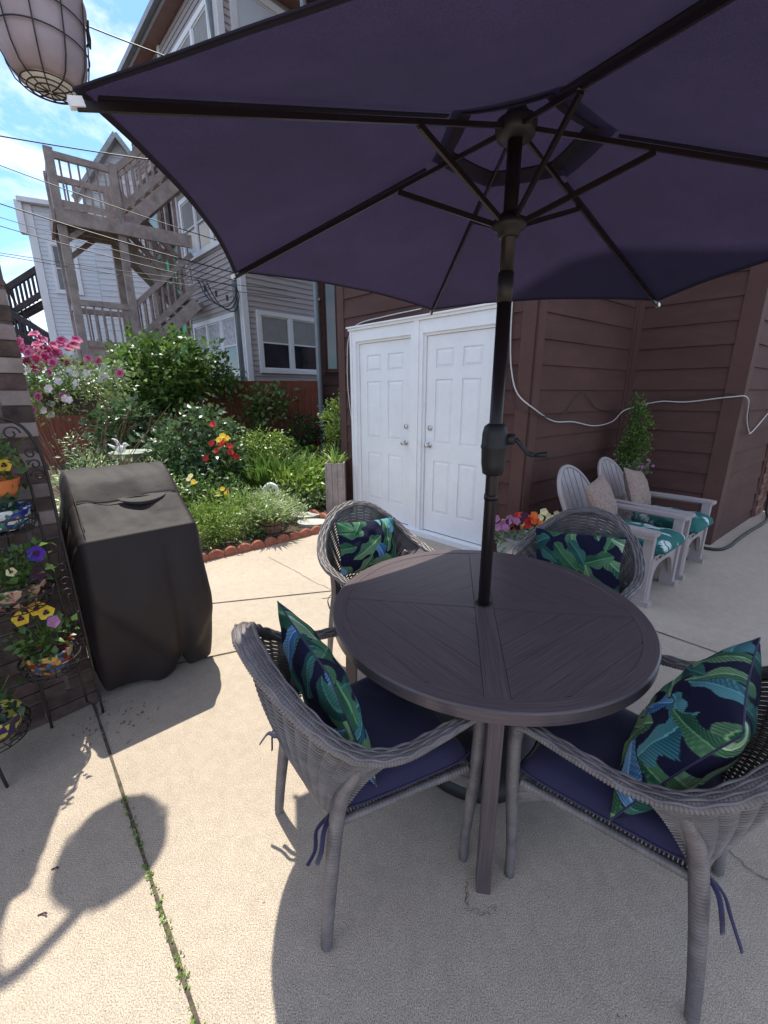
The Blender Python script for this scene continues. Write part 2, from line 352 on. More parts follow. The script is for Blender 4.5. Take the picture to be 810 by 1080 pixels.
# ---------------------------------------------------------------- ground
mb = MB(); mb.add([(-300, -300, -0.03), (300, -300, -0.03), (300, 300, -0.03), (-300, 300, -0.03)], [(0, 1, 2, 3)])
struct(mb.build('ground', 'soil'))
mb = MB()
patio = [(-6, -6), (9, -6), (9, 8.5), (0.0, 6.3), (-0.60, 5.60), (-0.62, 4.70), (-1.0, 4.36), (-1.30, 4.10), (-1.55, 3.90), (-1.76, 3.72), (-2.1, 3.35), (-2.6, 2.95), (-6, 2.6)]
mb.prism(patio, -0.02, 0.0); struct(mb.build('patio', 'concrete'))
def strip(mb, a, b, wd, z=0.004):
    a, b = V(*a, 0), V(*b, 0); d = nrm(b-a); s_ = V(-d[1], d[0], 0)*wd/2; n_ = max(2, int(np.linalg.norm(b-a)/0.12)); L_, R_ = [], []
    for i in range(n_+1):
        p = a+(b-a)*i/n_+V(0, 0, z); j = (0.7+0.6*rnd.random()); L_.append(p+s_*j); R_.append(p-s_*j)
    mb.grid([L_, R_][::-1])
mb = MB()
strip(mb, (-1.66, 1.98), (-0.2, 0.36), 0.013); strip(mb, (-0.2, 0.36), (1.0, -0.95), 0.013)
strip(mb, (-1.72, 2.81), (-0.40, 3.115), 0.012); strip(mb, (-0.40, 3.115), (1.0, 3.40), 0.012)
strip(mb, (-1.45, 2.07), (-0.95, 2.27), 0.010); strip(mb, (-0.95, 2.27), (0.9, 3.05), 0.010)
strip(mb, (1.3, 3.06), (4.2, -0.04), 0.011, 0.0045)
struct(mb.build('patio_joints', 'joint'))
mb = MB()
def crackline(pts, wd=0.004):
    P = catmull([(*p, 0) for p in pts], 8); P[:, :2] += nr.normal(size=(len(P), 2))*0.006
    for a, b in zip(P[:-1], P[1:]): strip(mb, a[:2], b[:2], wd, 0.005)
crackline([(1.13, 1.18), (1.2, 1.1), (1.27, 0.98), (1.42, 0.9)]); crackline([(-1.15, 3.85), (-0.9, 3.6), (-0.62, 3.3), (-0.35, 3.05)])
crackline([(0.27, 0.99), (0.255, 0.94), (0.27, 0.915), (0.31, 0.90), (0.345, 0.92)], .0016); crackline([(2.55, 2.2), (2.9, 2.3), (3.4, 2.2)], 0.003)
struct(mb.build('patio_cracks', 'crack'))
mb = MB()
garden = [(-0.60, 5.60), (-0.66, 4.72), (-1.0, 4.40), (-1.30, 4.14), (-1.55, 3.94), (-1.76, 3.76), (-2.1, 3.4), (-2.6, 3.0), (-9, 2.7), (-9, 12), (-0.3, 12)]
mb.prism(garden, -0.02, 0.035); struct(mb.build('garden_bed', 'soil'))

# weeds in the joint
pts = []
for i in range(430):
    t = (0.42+0.58*rnd.random()**.8); c = V(-1.66, 1.98, 0)*(1-t)+V(-0.2, 0.36, 0)*t
    if rnd.random() < 0.35+0.6*math.sin(t*40)**2: pts.append(c+nr.normal(size=3)*V(.006, .006, 0)+V(0, 0, 0.004))
pts = np.array(pts); dr = nr.normal(size=pts.shape)*V(1, 1, 0.2)+V(0, 0, 0.9)
o = leafmesh('joint_weeds', 'lf_bright', None, pts, dr, 0.010*(0.6+nr.random(len(pts))), 0.7); struct(o, 'stuff'); o['label'] = 'small green weeds growing in the diagonal patio joint'; o['category'] = 'weeds'
# leaf litter
pts = []; 
for i in range(70): pts.append((rnd.uniform(-1.5, -1.15), rnd.uniform(1.55, 1.85), 0.006))
for i in range(120): pts.append((rnd.uniform(-1.3, 2.6), rnd.uniform(0.5, 3.6), 0.004))
pts = np.array(pts); o = leafmesh('leaf_litter', 'twig', None, pts, nr.normal(size=pts.shape)*V(1, 1, 0.1), np.where(np.arange(len(pts)) < 70, 0.015, 0.007)*(0.4+nr.random(len(pts))), 0.6); struct(o, 'stuff'); o['label'] = 'dry brown leaf scraps scattered on the concrete'; o['category'] = 'leaf litter'
mb = MB()
for p, s_ in (((-1.12, 1.03), .7), ((-1.06, 0.90), .8)):
    P = [(p[0]+0.018*s_*math.cos(a), p[1]+0.008*s_*math.sin(a), 0.006+0.003*math.sin(2*a)) for a in np.linspace(0.3, 2.9, 9)]; mb.tube(P, 0.0025, 5, flat=0.4)
o = mb.build('fallen_petals', 'pet_dark'); struct(o, 'stuff'); o['label'] = 'two dark fallen petals on sunlit concrete'; o['category'] = 'petals'

# ---------------------------------------------------------------- siding walls
def siding(mb, p0, p1, z0, z1, pitch, phase, n, lap=0.017, slope=None):
    p0, p1, n = V(*p0, 0), V(*p1, 0), V(*n, 0); z = phase
    while z > z0: z -= pitch
    while z+pitch <= z0: z += pitch
    while z < z1-1e-4:
        a, b = max(z, z0), min(z+pitch, z1); u = V(0, 0, 1)
        mb.add([p0+n*lap+u*a, p1+n*lap+u*a, p1+n*0.001+u*b, p0+n*0.000+u*b], [(0, 1, 2, 3)])
        mb.add([p0+u*a, p1+u*a, p1+n*lap+u*a, p0+n*lap+u*a], [(0, 1, 2, 3)]); z += pitch
def window(parent, p, d, n, wd, z0, z1, sash=1, trim=0.10, glassm='glass', blind=0.5, blindm='blind', hung=True, trimm='white', name='window'):
    """p: left bottom corner on the wall (xy), d along the wall, n outward; trimmed double-hung sashes"""
    d, n = V(*d, 0), V(*n, 0); u = V(0, 0, 1); p = V(*p, 0); mb = MB()
    def bar(s0, s1, a, b, q0, q1): mb.obox(p+d*(s0+s1)/2+u*(a+b)/2+n*(q0+q1)/2, d*(s1-s0)/2, n*(q1-q0)/2, u*(b-a)/2)
    bar(0, wd, z1-trim, z1, -0.01, 0.072); bar(0, wd, z0, z0+trim, -0.01, 0.077)
    bar(0, trim, z0+trim, z1-trim, -0.01, 0.072); bar(wd-trim, wd, z0+trim, z1-trim, -0.01, 0.072)
    sw = (wd-2*trim-(sash-1)*trim)/sash; panes = []
    for i in range(sash):
        s0 = trim+i*(sw+trim)
        if i: bar(s0-trim, s0, z0+trim, z1-trim, -0.01, 0.068)
        a, b = z0+trim, z1-trim; f = 0.035; mid = (a+b)/2
        bar(s0, s0+sw, a, a+f, 0.0, 0.047); bar(s0, s0+sw, b-f, b, 0, 0.047); bar(s0, s0+f, a+f, b-f, 0, 0.047); bar(s0+sw-f, s0+sw, a+f, b-f, 0, 0.047)
        if hung: bar(s0+f, s0+sw-f, mid-f/2, mid+f/2, 0, 0.051)
        panes.append((s0+f, s0+sw-f, a+f, b-f, mid))
    wo = mb.build(name, trimm, parent)
    for s0, s1, a, b, mid in panes:
        g = MB(); g.obox(p+d*(s0+s1)/2+u*(a+b)/2+n*0.028, d*(s1-s0)/2, n*0.003, u*(b-a)/2); g.build('pane', glassm, wo)
        if blind > 0:
            g = MB(); z_ = b-(b-a)*blind; g.obox(p+d*(s0+s1)/2+u*(z_+b)/2+n*0.0345, d*(s1-s0)/2*0.995, n*0.002, u*(b-z_)/2); g.build('blind', blindm, wo)
    return wo

AD = V(math.cos(R(-45)), math.sin(R(-45))); AN = V(-math.sin(R(45)), -math.cos(R(45)))       # door wall direction and its outward normal
K = V(1.25, 3.745); AL = K-AD*2.52; Dc = V(3.448, 4.174); Ic = V(2.724, 4.897); BD = nrm(Ic-K); BN = V(BD[1], -BD[0])
ED = V(math.cos(R(38)), math.sin(R(38))); EN = V(ED[1], -ED[0]); Ee = Dc+ED*1.66
HT = 11.9
house = thing('brown_house', 'tall brown clapboard house with two white doors behind the table', 'house', (*AL, 0))
mb = MB(); PH = 0.116
siding(mb, AL, K-AD*2.29, 0, HT, .2095, PH, AN); siding(mb, K-AD*2.29, K-AD*0.23, 2.24, HT, .2095, PH, AN); siding(mb, K-AD*0.23, K, 0, HT, .2095, PH, AN)
siding(mb, K, Ic, 0, HT, .2095, PH, BN); siding(mb, Ic, Dc, 0, HT, .2095, PH, AN); siding(mb, Dc, Ee, 0, HT, .2095, PH, EN)
bk = V(1.0, 1.0)
mb.prism([AL-AN*0.03, K-AN*0.03, Ic-AN*0.03+V(.02, .0), Dc-AN*0.03, Ee+V(-.02, .03), Ee+V(-0.5, 2.5), AL+V(3, 4.5)], 0, HT-0.02)
mb.build('siding_wall', 'brown', house)
mb = MB()
def cboard(p, d, n, wd, z0=0, z1=HT, th_=0.022):
    p, d, n = V(*p, 0), V(*d, 0), V(*n, 0); mb.obox(p+d*wd/2+n*th_/2+V(0, 0, (z0+z1)/2), d*wd/2, n*th_/2, V(0, 0, (z1-z0)/2))
cboard(AL-AD*0.022, AD, AN, 0.12); cboard(K-AD*0.10, AD, AN, 0.122); cboard(K+BN*0.022-BD*0.0, BD, BN*0.0+BN*1.0, 0.10, th_=0.0225)
cboard(Ic-BD*0.075, BD, BN, 0.05, th_=0.03); cboard(Ic+AD*0.03, AD, AN, 0.05, th_=0.03)
cboard(Dc-AD*0.13, AD, AN, 0.152); cboard(Dc, ED, EN, 0.13, th_=0.0222); cboard(Ee-ED*0.06, ED, EN, 0.06)
mb.build('corner_board', 'browntrim', house)
# door frame and doors
mb = MB()
def abar(mb, s0, s1, z0, z1, q0, q1): mb.obox(V(*(K+AD*(s0+s1)/2+AN*(q0+q1)/2), (z0+z1)/2), V(*AD, 0)*(s1-s0)/2, V(*AN, 0)*(q1-q0)/2, V(0, 0, (z1-z0)/2))
for s0, s1 in ((-2.28, -2.19), (-1.32, -1.16), (-0.33, -0.24)):
    abar(mb, s0, s1, 0.02, 2.26, -0.03, 0.045)
abar(mb, -1.275, -1.205, 0.02, 2.262, 0.045, 0.058); abar(mb, -2.28, -2.25, 0.02, 2.262, 0.045, 0.056); abar(mb, -0.27, -0.24, 0.02, 2.262, 0.045, 0.056)
abar(mb, -2.19, -1.32, 2.14, 2.26, -0.03, 0.044); abar(mb, -1.16, -0.33, 2.14, 2.26, -0.03, 0.044); abar(mb, -2.30, -0.22, 2.262, 2.29, -0.01, 0.065)
abar(mb, -2.31, -0.21, 2.29, 2.305, -0.01, 0.085)
for s0, s1 in ((-2.19, -2.165), (-1.345, -1.32), (-1.16, -1.135), (-0.355, -0.33)): abar(mb, s0, s1, 0.06, 2.14, -0.03, 0.02)
abar(mb, -2.165, -1.345, 2.115, 2.14, -0.03, 0.02); abar(mb, -1.135, -0.355, 2.115, 2.14, -0.03, 0.02)
mb.build('door_frame', 'white', house)
mb = MB(); abar(mb, -2.28, -0.24, 0.0, 0.055, 0.0, 0.10); mb.build('door_sill', 'white', house)
def door(s0, s1, hinge_left, knob_s):
    z0, z1 = 0.062, 2.112; mb = MB(); W_ = s1-s0; g = 0.004; s0 += g; s1 -= g; q = 0.0
    abar(mb, s0, s1, z0, z1, -0.04, -0.010)
    st = 0.115; mid = (s0+s1)/2; rows = [(z0, z0+0.22), (z0+0.80, z0+0.98), (z0+1.63, z0+1.74), (z1-0.13, z1)]
    for a, b in ((s0, s0+st), (mid-0.055, mid+0.055), (s1-st, s1)): abar(mb, a, b, z0, z1, -0.010, 0.0)
    for a, b in rows:
        for c, d in ((s0+st, mid-0.055), (mid+0.055, s1-st)): abar(mb, c, d, a, b, -0.010, -0.0001)
    for i in range(3):
        a, b = rows[i][1], rows[i+1][0]
        for c, d in ((s0+st, mid-0.055), (mid+0.055, s1-st)):
            m_ = 0.012; e = 0.035
            def pt(s, z, k): return V(*(K+AD*s+AN*k), z)
            v = [pt(c+m_, a+m_, -0.0095), pt(d-m_, a+m_, -0.0095), pt(d-m_, b-m_, -0.0095), pt(c+m_, b-m_, -0.0095), pt(c+e, a+e, -0.001), pt(d-e, a+e, -0.001), pt(d-e, b-e, -0.001), pt(c+e, b-e, -0.001)]
            mb.add(v, [(4, 5, 6, 7), (0, 1, 5, 4), (1, 2, 6, 5), (2, 3, 7, 6), (3, 0, 4, 7)])
    do = mb.build('door', 'white', house)
    for z, r_ in ((1.02, 0.027), (1.20, 0.024)):
        k = MB(); c = V(*(K+AD*knob_s+AN*0.0), z)
        if z < 1.1: k.lathe([(0.03, 0), (0.03, 0.006), (0.011, 0.01), (0.010, 0.035), (0.024, 0.045), (0.028, 0.058), (0.022, 0.07), (0.004, 0.074)], c, 14, ax=(*AN, 0)); k.build('door_knob', 'chrome', do, True)
        else: k.lathe([(0.028, 0), (0.028, 0.010), (0.014, 0.014), (0.012, 0.02)], c, 14, ax=(*AN, 0)); k.build('deadbolt', 'chrome', do, True)
    return do
door(-2.165, -1.345, True, -1.41); door(-1.135, -0.355, False, -1.07)

# annex wall far left of the doors, downspout
annex = thing('brown_annex', 'narrow brown sided wall end with a dark slot window beside the grey downspout', 'building', (-0.9, 9.6, 0))
mb = MB(); siding(mb, (-1.42, 9.55), (2.4, 9.55), 0, 11, .2095, .06, (0, -1)); mb.prism([(-1.42, 9.552), (2.4, 9.552), (2.4, 12), (-1.42, 12)], 0, 10.95); mb.build('siding_wall', 'brown', annex)
window(annex, (-1.27, 9.55), (1, 0), (0, -1), 0.34, 2.0, 4.4, 1, trim=0.04, blind=0, hung=False, trimm='browntrim')
mb = MB(); mb.tube([(-1.36, 9.33, 0.1), (-1.36, 9.33, 5), (-1.36, 9.33, 10.6)], 0.06, 10); 
for z in (1.3, 3.4, 6.0, 8.5): mb.box((-1.36, 9.36, z), (0.15, 0.14, 0.04))
tag(mb.build('downspout', 'gutter'), 'round grey downspout running down at the right end of the red fence', 'downspout')

# ---------------------------------------------------------------- fence
fn = thing('red_fence', 'tall red-brown board fence along the back of the garden', 'fence', (-5, 9.3, 0))
mb = MB(); x = -10.5
while x < -1.42:
    w_ = 0.138; h = 1.82+0.01*rnd.random(); q = 0.004*rnd.random(); mb.box((x+w_/2, 9.30+q, h/2), (w_-0.006, 0.018, h)); x += w_
mb.build('board', 'fence', fn)
mb = MB()
for z in (0.35, 1.0, 1.6): mb.box((-5.95, 9.335, z), (9.1, 0.035, 0.09))
mb.build('rail', 'fence', fn)

# ---------------------------------------------------------------- grey neighbour building
Q = V(-3.396, 11.0); RD = V(math.cos(R(45)), math.sin(R(45))); RN = V(RD[1], -RD[0]); LD = V(math.cos(R(134)), math.sin(R(134))); LN = V(-LD[1], LD[0])
gb = thing('grey_apartment_building', 'three-storey grey sided building with white trimmed windows beyond the fence', 'building', (*Q, 0))
mb = MB(); QR = Q+RD*3.3; QL = Q+LD*3.3; QL2 = Q+LD*6.3
siding(mb, QL, Q, 0, 10.0, .125, 0, LN, 0.022); siding(mb, Q, QR, 0, 10.0, .125, 0, RN, 0.022)
mb.prism([QL-LN*.02, Q-LN*.02+V(0, .02), QR-RN*.02, QR+V(-2, 4), QL+V(-1, 4)], 0, 10.02); mb.build('siding_wall', 'greysiding', gb)
mb = MB(); siding(mb, QL2, QL, 0, 10.0, .115, 0, LN, 0.012); mb.prism([QL2-LN*.02, QL-LN*.02, QL+V(-.5, 4), QL2+V(1, 4)], 0, 10.02); mb.build('rear_wall', 'soffit', gb)
mb = MB()
for a, dd_, n_ in ((Q-LD*0.0, LD, LN), (Q, RD, RN)): 
    mb.obox(V(*(a+dd_*0.07+n_*0.02), 5.0), V(*dd_, 0)*0.07, V(*n_, 0)*0.02, V(0, 0, 5.0))
mb.obox(V(*(QL-LD*0.06+LN*0.02), 5.0), V(*LD, 0)*0.06, V(*LN, 0)*0.02, V(0, 0, 5.0))
mb.build('corner_board', 'white', gb)
mb = MB(); mb.tube([(*(Q+LN*.09+LD*.12), 0.2), (*(Q+LN*.09+LD*.12), 10.0)], 0.06, 8); mb.build('downspout', 'gutter', gb, True)
# windows
for z0, z1 in ((2.0, 3.5), (5.05, 6.55), (8.0, 9.45)):
    window(gb, Q+LD*3.0, -LD, LN, 2.78, z0, z1, 3, 0.11, blind=0.55, blindm='curtain' if z0 < 3 else 'blind')
window(gb, Q+RD*0.34, RD, RN, 1.92, 2.08, 3.55, 2, 0.10, blind=0.5); window(gb, Q+RD*0.34, RD, RN, 1.92, 5.1, 6.6, 2, 0.10, blind=0.5)
window(gb, Q+RD*0.30, RD, RN, 1.45, 8.0, 10.0-0.15, 1, 0.14, blind=0.62, blindm='blindw'); window(gb, Q+RD*2.05, RD, RN, 0.9, 8.0, 9.6, 1, 0.12, blind=0.4, blindm='blindw')
# roof, soffit, gutter
mb = MB(); ov = 0.30
e0 = Q+LD*7.4+LN*ov; e1 = Q+LN*ov+RN*ov*0.98; e2 = Q+RD*3.4+RN*ov
mb.prism([e0, e1, e2, e2-RN*6, e0-LN*4.5], 10.02, 10.06); mb.build('soffit', 'soffit', gb)
mb = MB(); mb.prism([e0, e1, e2, e2-RN*6, e0-LN*4.5], 10.062, 10.32); mb.build('roof', 'gutter', gb)
mb = MB(); mb.beam((*(e0+LN*.06), 10.2), (*(e1+LN*.06), 10.2), 0.11, 0.13); mb.beam((*(e1+RN*.06), 10.2), (*(e2+RN*.06), 10.2), 0.11, 0.131); mb.build('gutter', 'gutter', gb)
# rear gallery openings
def lquad(mb, s0, s1, z0, z1, q0, q1): mb.obox(V(*(Q+LD*(s0+s1)/2+LN*(q0+q1)/2), (z0+z1)/2), V(*LD, 0)*(s1-s0)/2, V(*LN, 0)*(q1-q0)/2, V(0, 0, (z1-z0)/2))
for i, (a, b) in enumerate(((3.42, 3.88), (3.98, 4.5))):
    for z0, z1 in ((4.0, 4.72), (4.78, 5.6), (2.2, 3.6)):
        mb = MB(); lquad(mb, a, b, z0, z1, 0.02, 0.06); mb.build('green_panel', 'green', gb)
mb = MB(); lquad(mb, 3.35, 4.35, 5.85, 7.5, 0.015, 0.03); mb.build('opening_shade_panel', 'dark', gb)  # flat panel on the wall, its black colour paints the shade inside the opening
mb = MB(); lquad(mb, 4.62, 5.5, 5.6, 7.6, 0.02, 0.05); mb.build('curtain', 'teal', gb)
mb = MB(); lquad(mb, 4.62, 4.95, 4.0, 5.4, 0.02, 0.05); mb.build('curtain', 'teal', gb)
mb = MB()
for s_ in (3.34, 3.93, 4.55, 5.56): lquad(mb, s_-0.05, s_+0.05, 2.0, 8.0, 0.03, 0.13)
for z in (2.1, 3.85, 5.7, 7.7): lquad(mb, 3.3, 5.6, z-0.06, z+0.06, 0.14, 0.22)
mb.build('gallery_frame', 'greywood', gb)
# service conduits on the upper corner of the grey building
mb = MB()
c0 = V(*(Q+RD*0.9+RN*0.12), 10.9)
for q in range(3):
    P = catmull([c0+V(-1.2, -0.6, 0.55+0.12*q), c0+V(0.2, -0.1, 0.3+0.05*q), c0+V(1.0+0.12*q, 0.7, -0.3), c0+V(1.15+0.12*q, 0.9, -1.2)], 8); mb.tube(P, 0.025, 6)
tag(mb.build('service_cable', 'black'), 'loop of thick black service cables at the top of the grey building', 'cable')
mb = MB(); b0 = V(-1.2, 9.6, 10.0)
mb.tube([(-2.7, 10.9, 9.65), (-1.35, 9.5, 9.62), (-0.5, 8.6, 9.9)], 0.03, 6); mb.tube([(-1.35, 9.5, 9.6), (-1.3, 9.45, 8.2)], 0.025, 6)
tag(mb.build('electric_mast', 'gutter'), 'grey electric service mast between the grey building and brown house', 'electric mast')

# ---------------------------------------------------------------- back stairs
S0 = V(-6.899, 10.3); SD = V(math.cos(R(38)), math.sin(R(38))); SB = V(-SD[1], SD[0])      # SB = backwards
stair = thing('wooden_back_stairs', 'weathered grey wooden switchback stairs with landings beside the grey building', 'staircase', (*S0, 0))
def sp(s, b, z): q = S0+SD*s+SB*b; return V(q[0], q[1], z)
def rail(mb, a, b, h=1.0, post=False, n=None, low=0.14):
    """railing from a to b (deck level points): top rail, bottom rail, balusters"""
    a, b = V(*a), V(*b); up = V(0, 0, 1); mb.beam(a+up*h, b+up*h, 0.09, 0.12); mb.beam(a+up*low, b+up*low, 0.04, 0.13)
    L_ = np.linalg.norm((b-a)[:2]); n = n or max(2, int(L_/0.145))
    for i in range(n):
        p = a+(b-a)*(i+0.5)/n; mb.box(p+up*(h+low)/2, (0.035, 0.035, h-low), R(38))
for s_, b_, zt in ((0, 0, 6.45), (1.12, 0, 6.45), (0, 1.15, 6.4), (1.12, 1.15, 6.4)):
    m2 = MB(); m2.beam(sp(s_, b_, 0), sp(s_, b_, zt), 0.16, 0.16, (*SD, 0)); m2.build('post', 'greywood', stair)
for z in (2.55, 5.33):
    m2 = MB(); m2.prism([sp(-.06, -.08, 0)[:2], sp(1.2, -.08, 0)[:2], sp(1.2, 1.25, 0)[:2], sp(-.06, 1.25, 0)[:2]], z-0.05, z)
    for i in range(4): m2.beam(sp(0.02, 0.12+0.33*i, z-.12), sp(1.14, 0.12+.33*i, z-.12), .05, .13)
    m2.build('landing', 'greywood', stair)
    m2 = MB(); m2.beam(sp(-.08, -.12, z-.13), sp(1.2 if z < 4 else 2.62, -.12, z-.13), .06, .28); m2.beam(sp(-.12, -.1, z-.13), sp(-.12, 1.25, z-.13), .06, .28); m2.build('rim_beam', 'greywood', stair)
    m2 = MB(); rail(m2, sp(0.08, -.04, z), sp(1.04, -.04, z)); rail(m2, sp(0, .08, z), sp(0, 1.07, z), n=5); rail(m2, sp(.08, 1.15, z), sp(1.04, 1.15, z))
    m2.build('landing_railing', 'greywood', stair)
    m2 = MB()
    m2.obox((sp(-.02, 0.1, z+.5)+sp(-.02, 1.05, z+.5))/2, V(*SB, 0)*0.48, V(*SD, 0)*0.01, V(0, 0, 0.42)); m2.build('side_panel', 'greywood', stair)
def flight(s0, z0, s1, z1, b0, b1, name='flight'):
    m2 = MB(); n_ = int(abs(z1-z0)/0.19)
    for b in (b0, b1): m2.beam(sp(s0, b, z0-.12), sp(s1, b, z1-.12), 0.05, 0.28)
    for i in range(n_):
        t = (i+0.5)/n_; s_ = s0+(s1-s0)*t; z = z0+(z1-z0)*t
        m2.obox((sp(s_, b0, z+.06)+sp(s_, b1, z+.06))/2, V(*SD, 0)*0.15, V(*SB, 0)*(b1-b0)/2, V(0, 0, .022))
    fl = m2.build(name, 'greywood', stair)
    for b in (b0, b1):
        m3 = MB(); rail(m3, sp(s0, b, z0+.05), sp(s1, b, z1+.05), h=0.95, low=.2); m3.build('stair_railing', 'greywood', fl)
flight(1.15, 2.6, 2.62, 3.95, 0.0, 0.55); flight(2.45, 3.95, 1.15, 5.3, 0.6, 1.15); flight(1.15, 5.35, 2.9, 7.0, 0.0, 0.55)
m2 = MB(); 
for z in (3.95, 6.95): m2 = MB(); m2.prism([sp(2.6, .6, 0)[:2], sp(3.4, .6, 0)[:2], sp(3.4, 2.2, 0)[:2], sp(2.6, 2.4, 0)[:2]], z-.15, z); m2.build('gallery_deck', 'greywood', stair)
pass
m2 = MB()
for a, b in (((0.1, 4.9), (1.0, 5.2)), ((0.1, 0.0), (0.1, 0.0))):
    pass
for a_, b_ in ((sp(0.0, 0.02, 4.75), sp(0.55, 0.02, 5.2)), (sp(-.02, 0.1, 4.5), sp(-.02, .6, 5.1)), (sp(0.0, 1.15, 4.6), sp(0.7, 1.15, 5.2))):
    m2 = MB(); m2.beam(a_, b_, .05, .1); m2.build('brace', 'greywood', stair)

# ---------------------------------------------------------------- white houses further back, dark stairs
W0 = V(-12.62, 17.0); WD_ = V(math.cos(R(25)), math.sin(R(25))); WN = V(WD_[1], -WD_[0])
wh = thing('white_sided_house', 'white clapboard house with plain corner behind the wooden stairs', 'house', (*W0, 0))
mb = MB(); W1 = W0+WD_*4.0; W2 = W1+V(math.cos(R(75)), math.sin(R(75)))*6; N2 = V(math.sin(R(75)), -math.cos(R(75)))
siding(mb, W0, W1, 0, 8.0, .14, 0, WN, 0.015); siding(mb, W1, W2, 0, 8.0, .14, 0, N2, 0.015)
mb.prism([W0-WN*.02, W1-WN*.02, W2-N2*.02, W0+V(-3, 6)], 0, 8.05); mb.build('siding_wall', 'whitesiding', wh)
mb = MB(); mb.obox(V(*(W0+WD_*.12+WN*.03), 4.0), V(*WD_, 0)*.12, V(*WN, 0)*.03, V(0, 0, 4.0)); mb.obox(V(*(W0+WD_*2+WN*.1), 8.08), V(*WD_, 0)*2.1, V(*WN, 0)*.15, V(0, 0, .07))
mb.obox(V(*(W0-WD_*.1+WN*.05), 7.55), V(*WD_, 0)*.10, V(*WN, 0)*.14, V(0, 0, .5))
mb.build('corner_trim', 'white', wh)
window(wh, W0+WD_*0.50, WD_, WN, 0.85, 5.2, 6.9, 1, .1, blind=.0); window(wh, W0+WD_*0.55, WD_, WN, 0.95, 1.9, 3.7, 1, .1, blind=.0); window(wh, W0+WD_*2.5, WD_, WN, 0.95, 1.9, 3.4, 1, .1, blind=.4)
mb = MB(); mb.tube([(*(W0+WD_*1.95+WN*.06), 2), (*(W0+WD_*1.95+WN*.06), 6.5)], .03, 6); mb.tube([(*(W0+WD_*2.1+WN*.06), 2), (*(W0+WD_*2.1+WN*.06), 6.5)], .02, 6); mb.build('conduit', 'gutter', wh)
gh = thing('gabled_white_house', 'pale gabled house end showing above the stairs beside the umbrella edge', 'house', (-9.5, 17.5, 0))
G0 = V(-10.75, 17.6); GD = V(math.cos(R(20)), math.sin(R(20))); GN = V(GD[1], -GD[0])
mb = MB(); g = lambda s_, z, q=0: V(*(G0+GD*s_+GN*q), z)
prof = [(0, 0), (0, 8.6), (1.3, 10.3), (2.6, 8.6), (2.6, 0)]
v = [g(*p) for p in prof]+[g(p[0], p[1], -7) for p in prof]; mb.add(v, [(0, 4, 3, 2, 1), (5, 6, 7, 8, 9)]+[(i, i+1, i+6, i+5) for i in range(4)])
for k in range(40):
    z = 4+k*.2
    if z < 10.2:
        hw = 1.3 if z < 8.6 else 1.3*(10.3-z)/1.7; mb.beam(g(1.3-hw, z, .012), g(1.3+hw, z, .012), .02, .02)
mb.build('gable_wall', 'whitesiding', gh)
mb = MB(); mb.beam(g(-.3, 8.25, .15), g(1.3, 10.4, .15), .4, .14); mb.beam(g(2.9, 8.25, .15), g(1.3, 10.4, .151), .4, .141); mb.build('roof_trim', 'potgrey', gh)
window(gh, G0+GD*0.9, GD, GN, 0.8, 7.8, 9.1, 1, .12, blind=.4, blindm='blindw')
ds = thing('dark_wooden_stairs', 'dark brown back stairs and railings beside the far white house', 'staircase', (-16, 19.5, 0))
mb = MB()
def dr_(a, b, h=1.05):
    a, b = V(*a), V(*b); mb.beam(a+V(0, 0, h), b+V(0, 0, h), .12, .22); mb.beam(a+V(0, 0, .15), b+V(0, 0, .15), .08, .2); n_ = int(np.linalg.norm(b-a)/.2)
    for i in range(n_+1): p = a+(b-a)*i/n_; mb.box(p+V(0, 0, h/2), (.07, .07, h))
dr_((-16.2, 19.0, 4.35), (-13.2, 19.0, 5.85)); dr_((-15.7, 18.7, 4.3), (-13.6, 18.7, 2.9), .8); mb.build('railing', 'darkwood', ds)
mb = MB(); mb.beam((-16.4, 19.3, 4.3), (-13.0, 19.3, 5.8), .3, .2); mb.beam((-15.9, 18.8, 4.2), (-13.2, 18.8, 2.3), .9, .35); mb.box((-16.2, 19.2, 4.1), (1.3, 1.2, .3))
for x_ in (-16.6, -15.6): mb.box((x_, 19.5, 2.3), (.16, .16, 4.5))
mb.build('flight', 'darkwood', ds)

# ---------------------------------------------------------------- overhead wires
def wire(label, a, b, sag, r=0.010, name='overhead_wire'):
    a, b = V(*a), V(*b); t = np.linspace(0, 1, 28)[:, None]; P = a+(b-a)*t; P[:, 2] -= (4*t*(1-t)*sag)[:, 0]
    m2 = MB(); m2.tube(P, r, 5); o = m2.build(name, 'black', None, True)
    return tag(o, label, 'wire', 'overhead wires crossing the yard')
C1 = V(-3.6, 10.9, 5.0)
wire('topmost wire running from the lamp toward the grey building eave', (-5.455, 9.0, 7.70), (-3.059, 10.9, 7.88), 0.03, 0.012)
wire('thick wire passing just above the wooden stairs top railing', (-7.324, 9.0, 6.08), (-3.215, 10.9, 6.3), 0.04, 0.012)
wire('wire crossing the upper landing railing of the stairs', (-7.421, 9.0, 5.73), (-3.362, 10.9, 4.83), 0.05, 0.009)
wire('thick wire crossing the upper stair landing beam', (-7.588, 9.0, 5.12), (-3.417, 10.9, 4.27), 0.05, 0.012)
wire('thin wire crossing just below the upper landing beam', (-7.651, 9.0, 4.89), (-3.432, 10.9, 4.12), 0.05, 0.007)
wire('second wire below the upper landing beam', (-7.69, 9.0, 4.75), (-3.445, 10.9, 3.99), 0.06, 0.009)
wire('thin wire crossing the white house wall at window height', (-7.824, 9.0, 4.24), (-2.2, 10.6, 3.85), 0.05, 0.006)
wire('lowest thin wire crossing the white house wall', (-7.833, 9.0, 4.21), (-1.9, 10.0, 3.55), 0.05, 0.006)
m2 = MB()
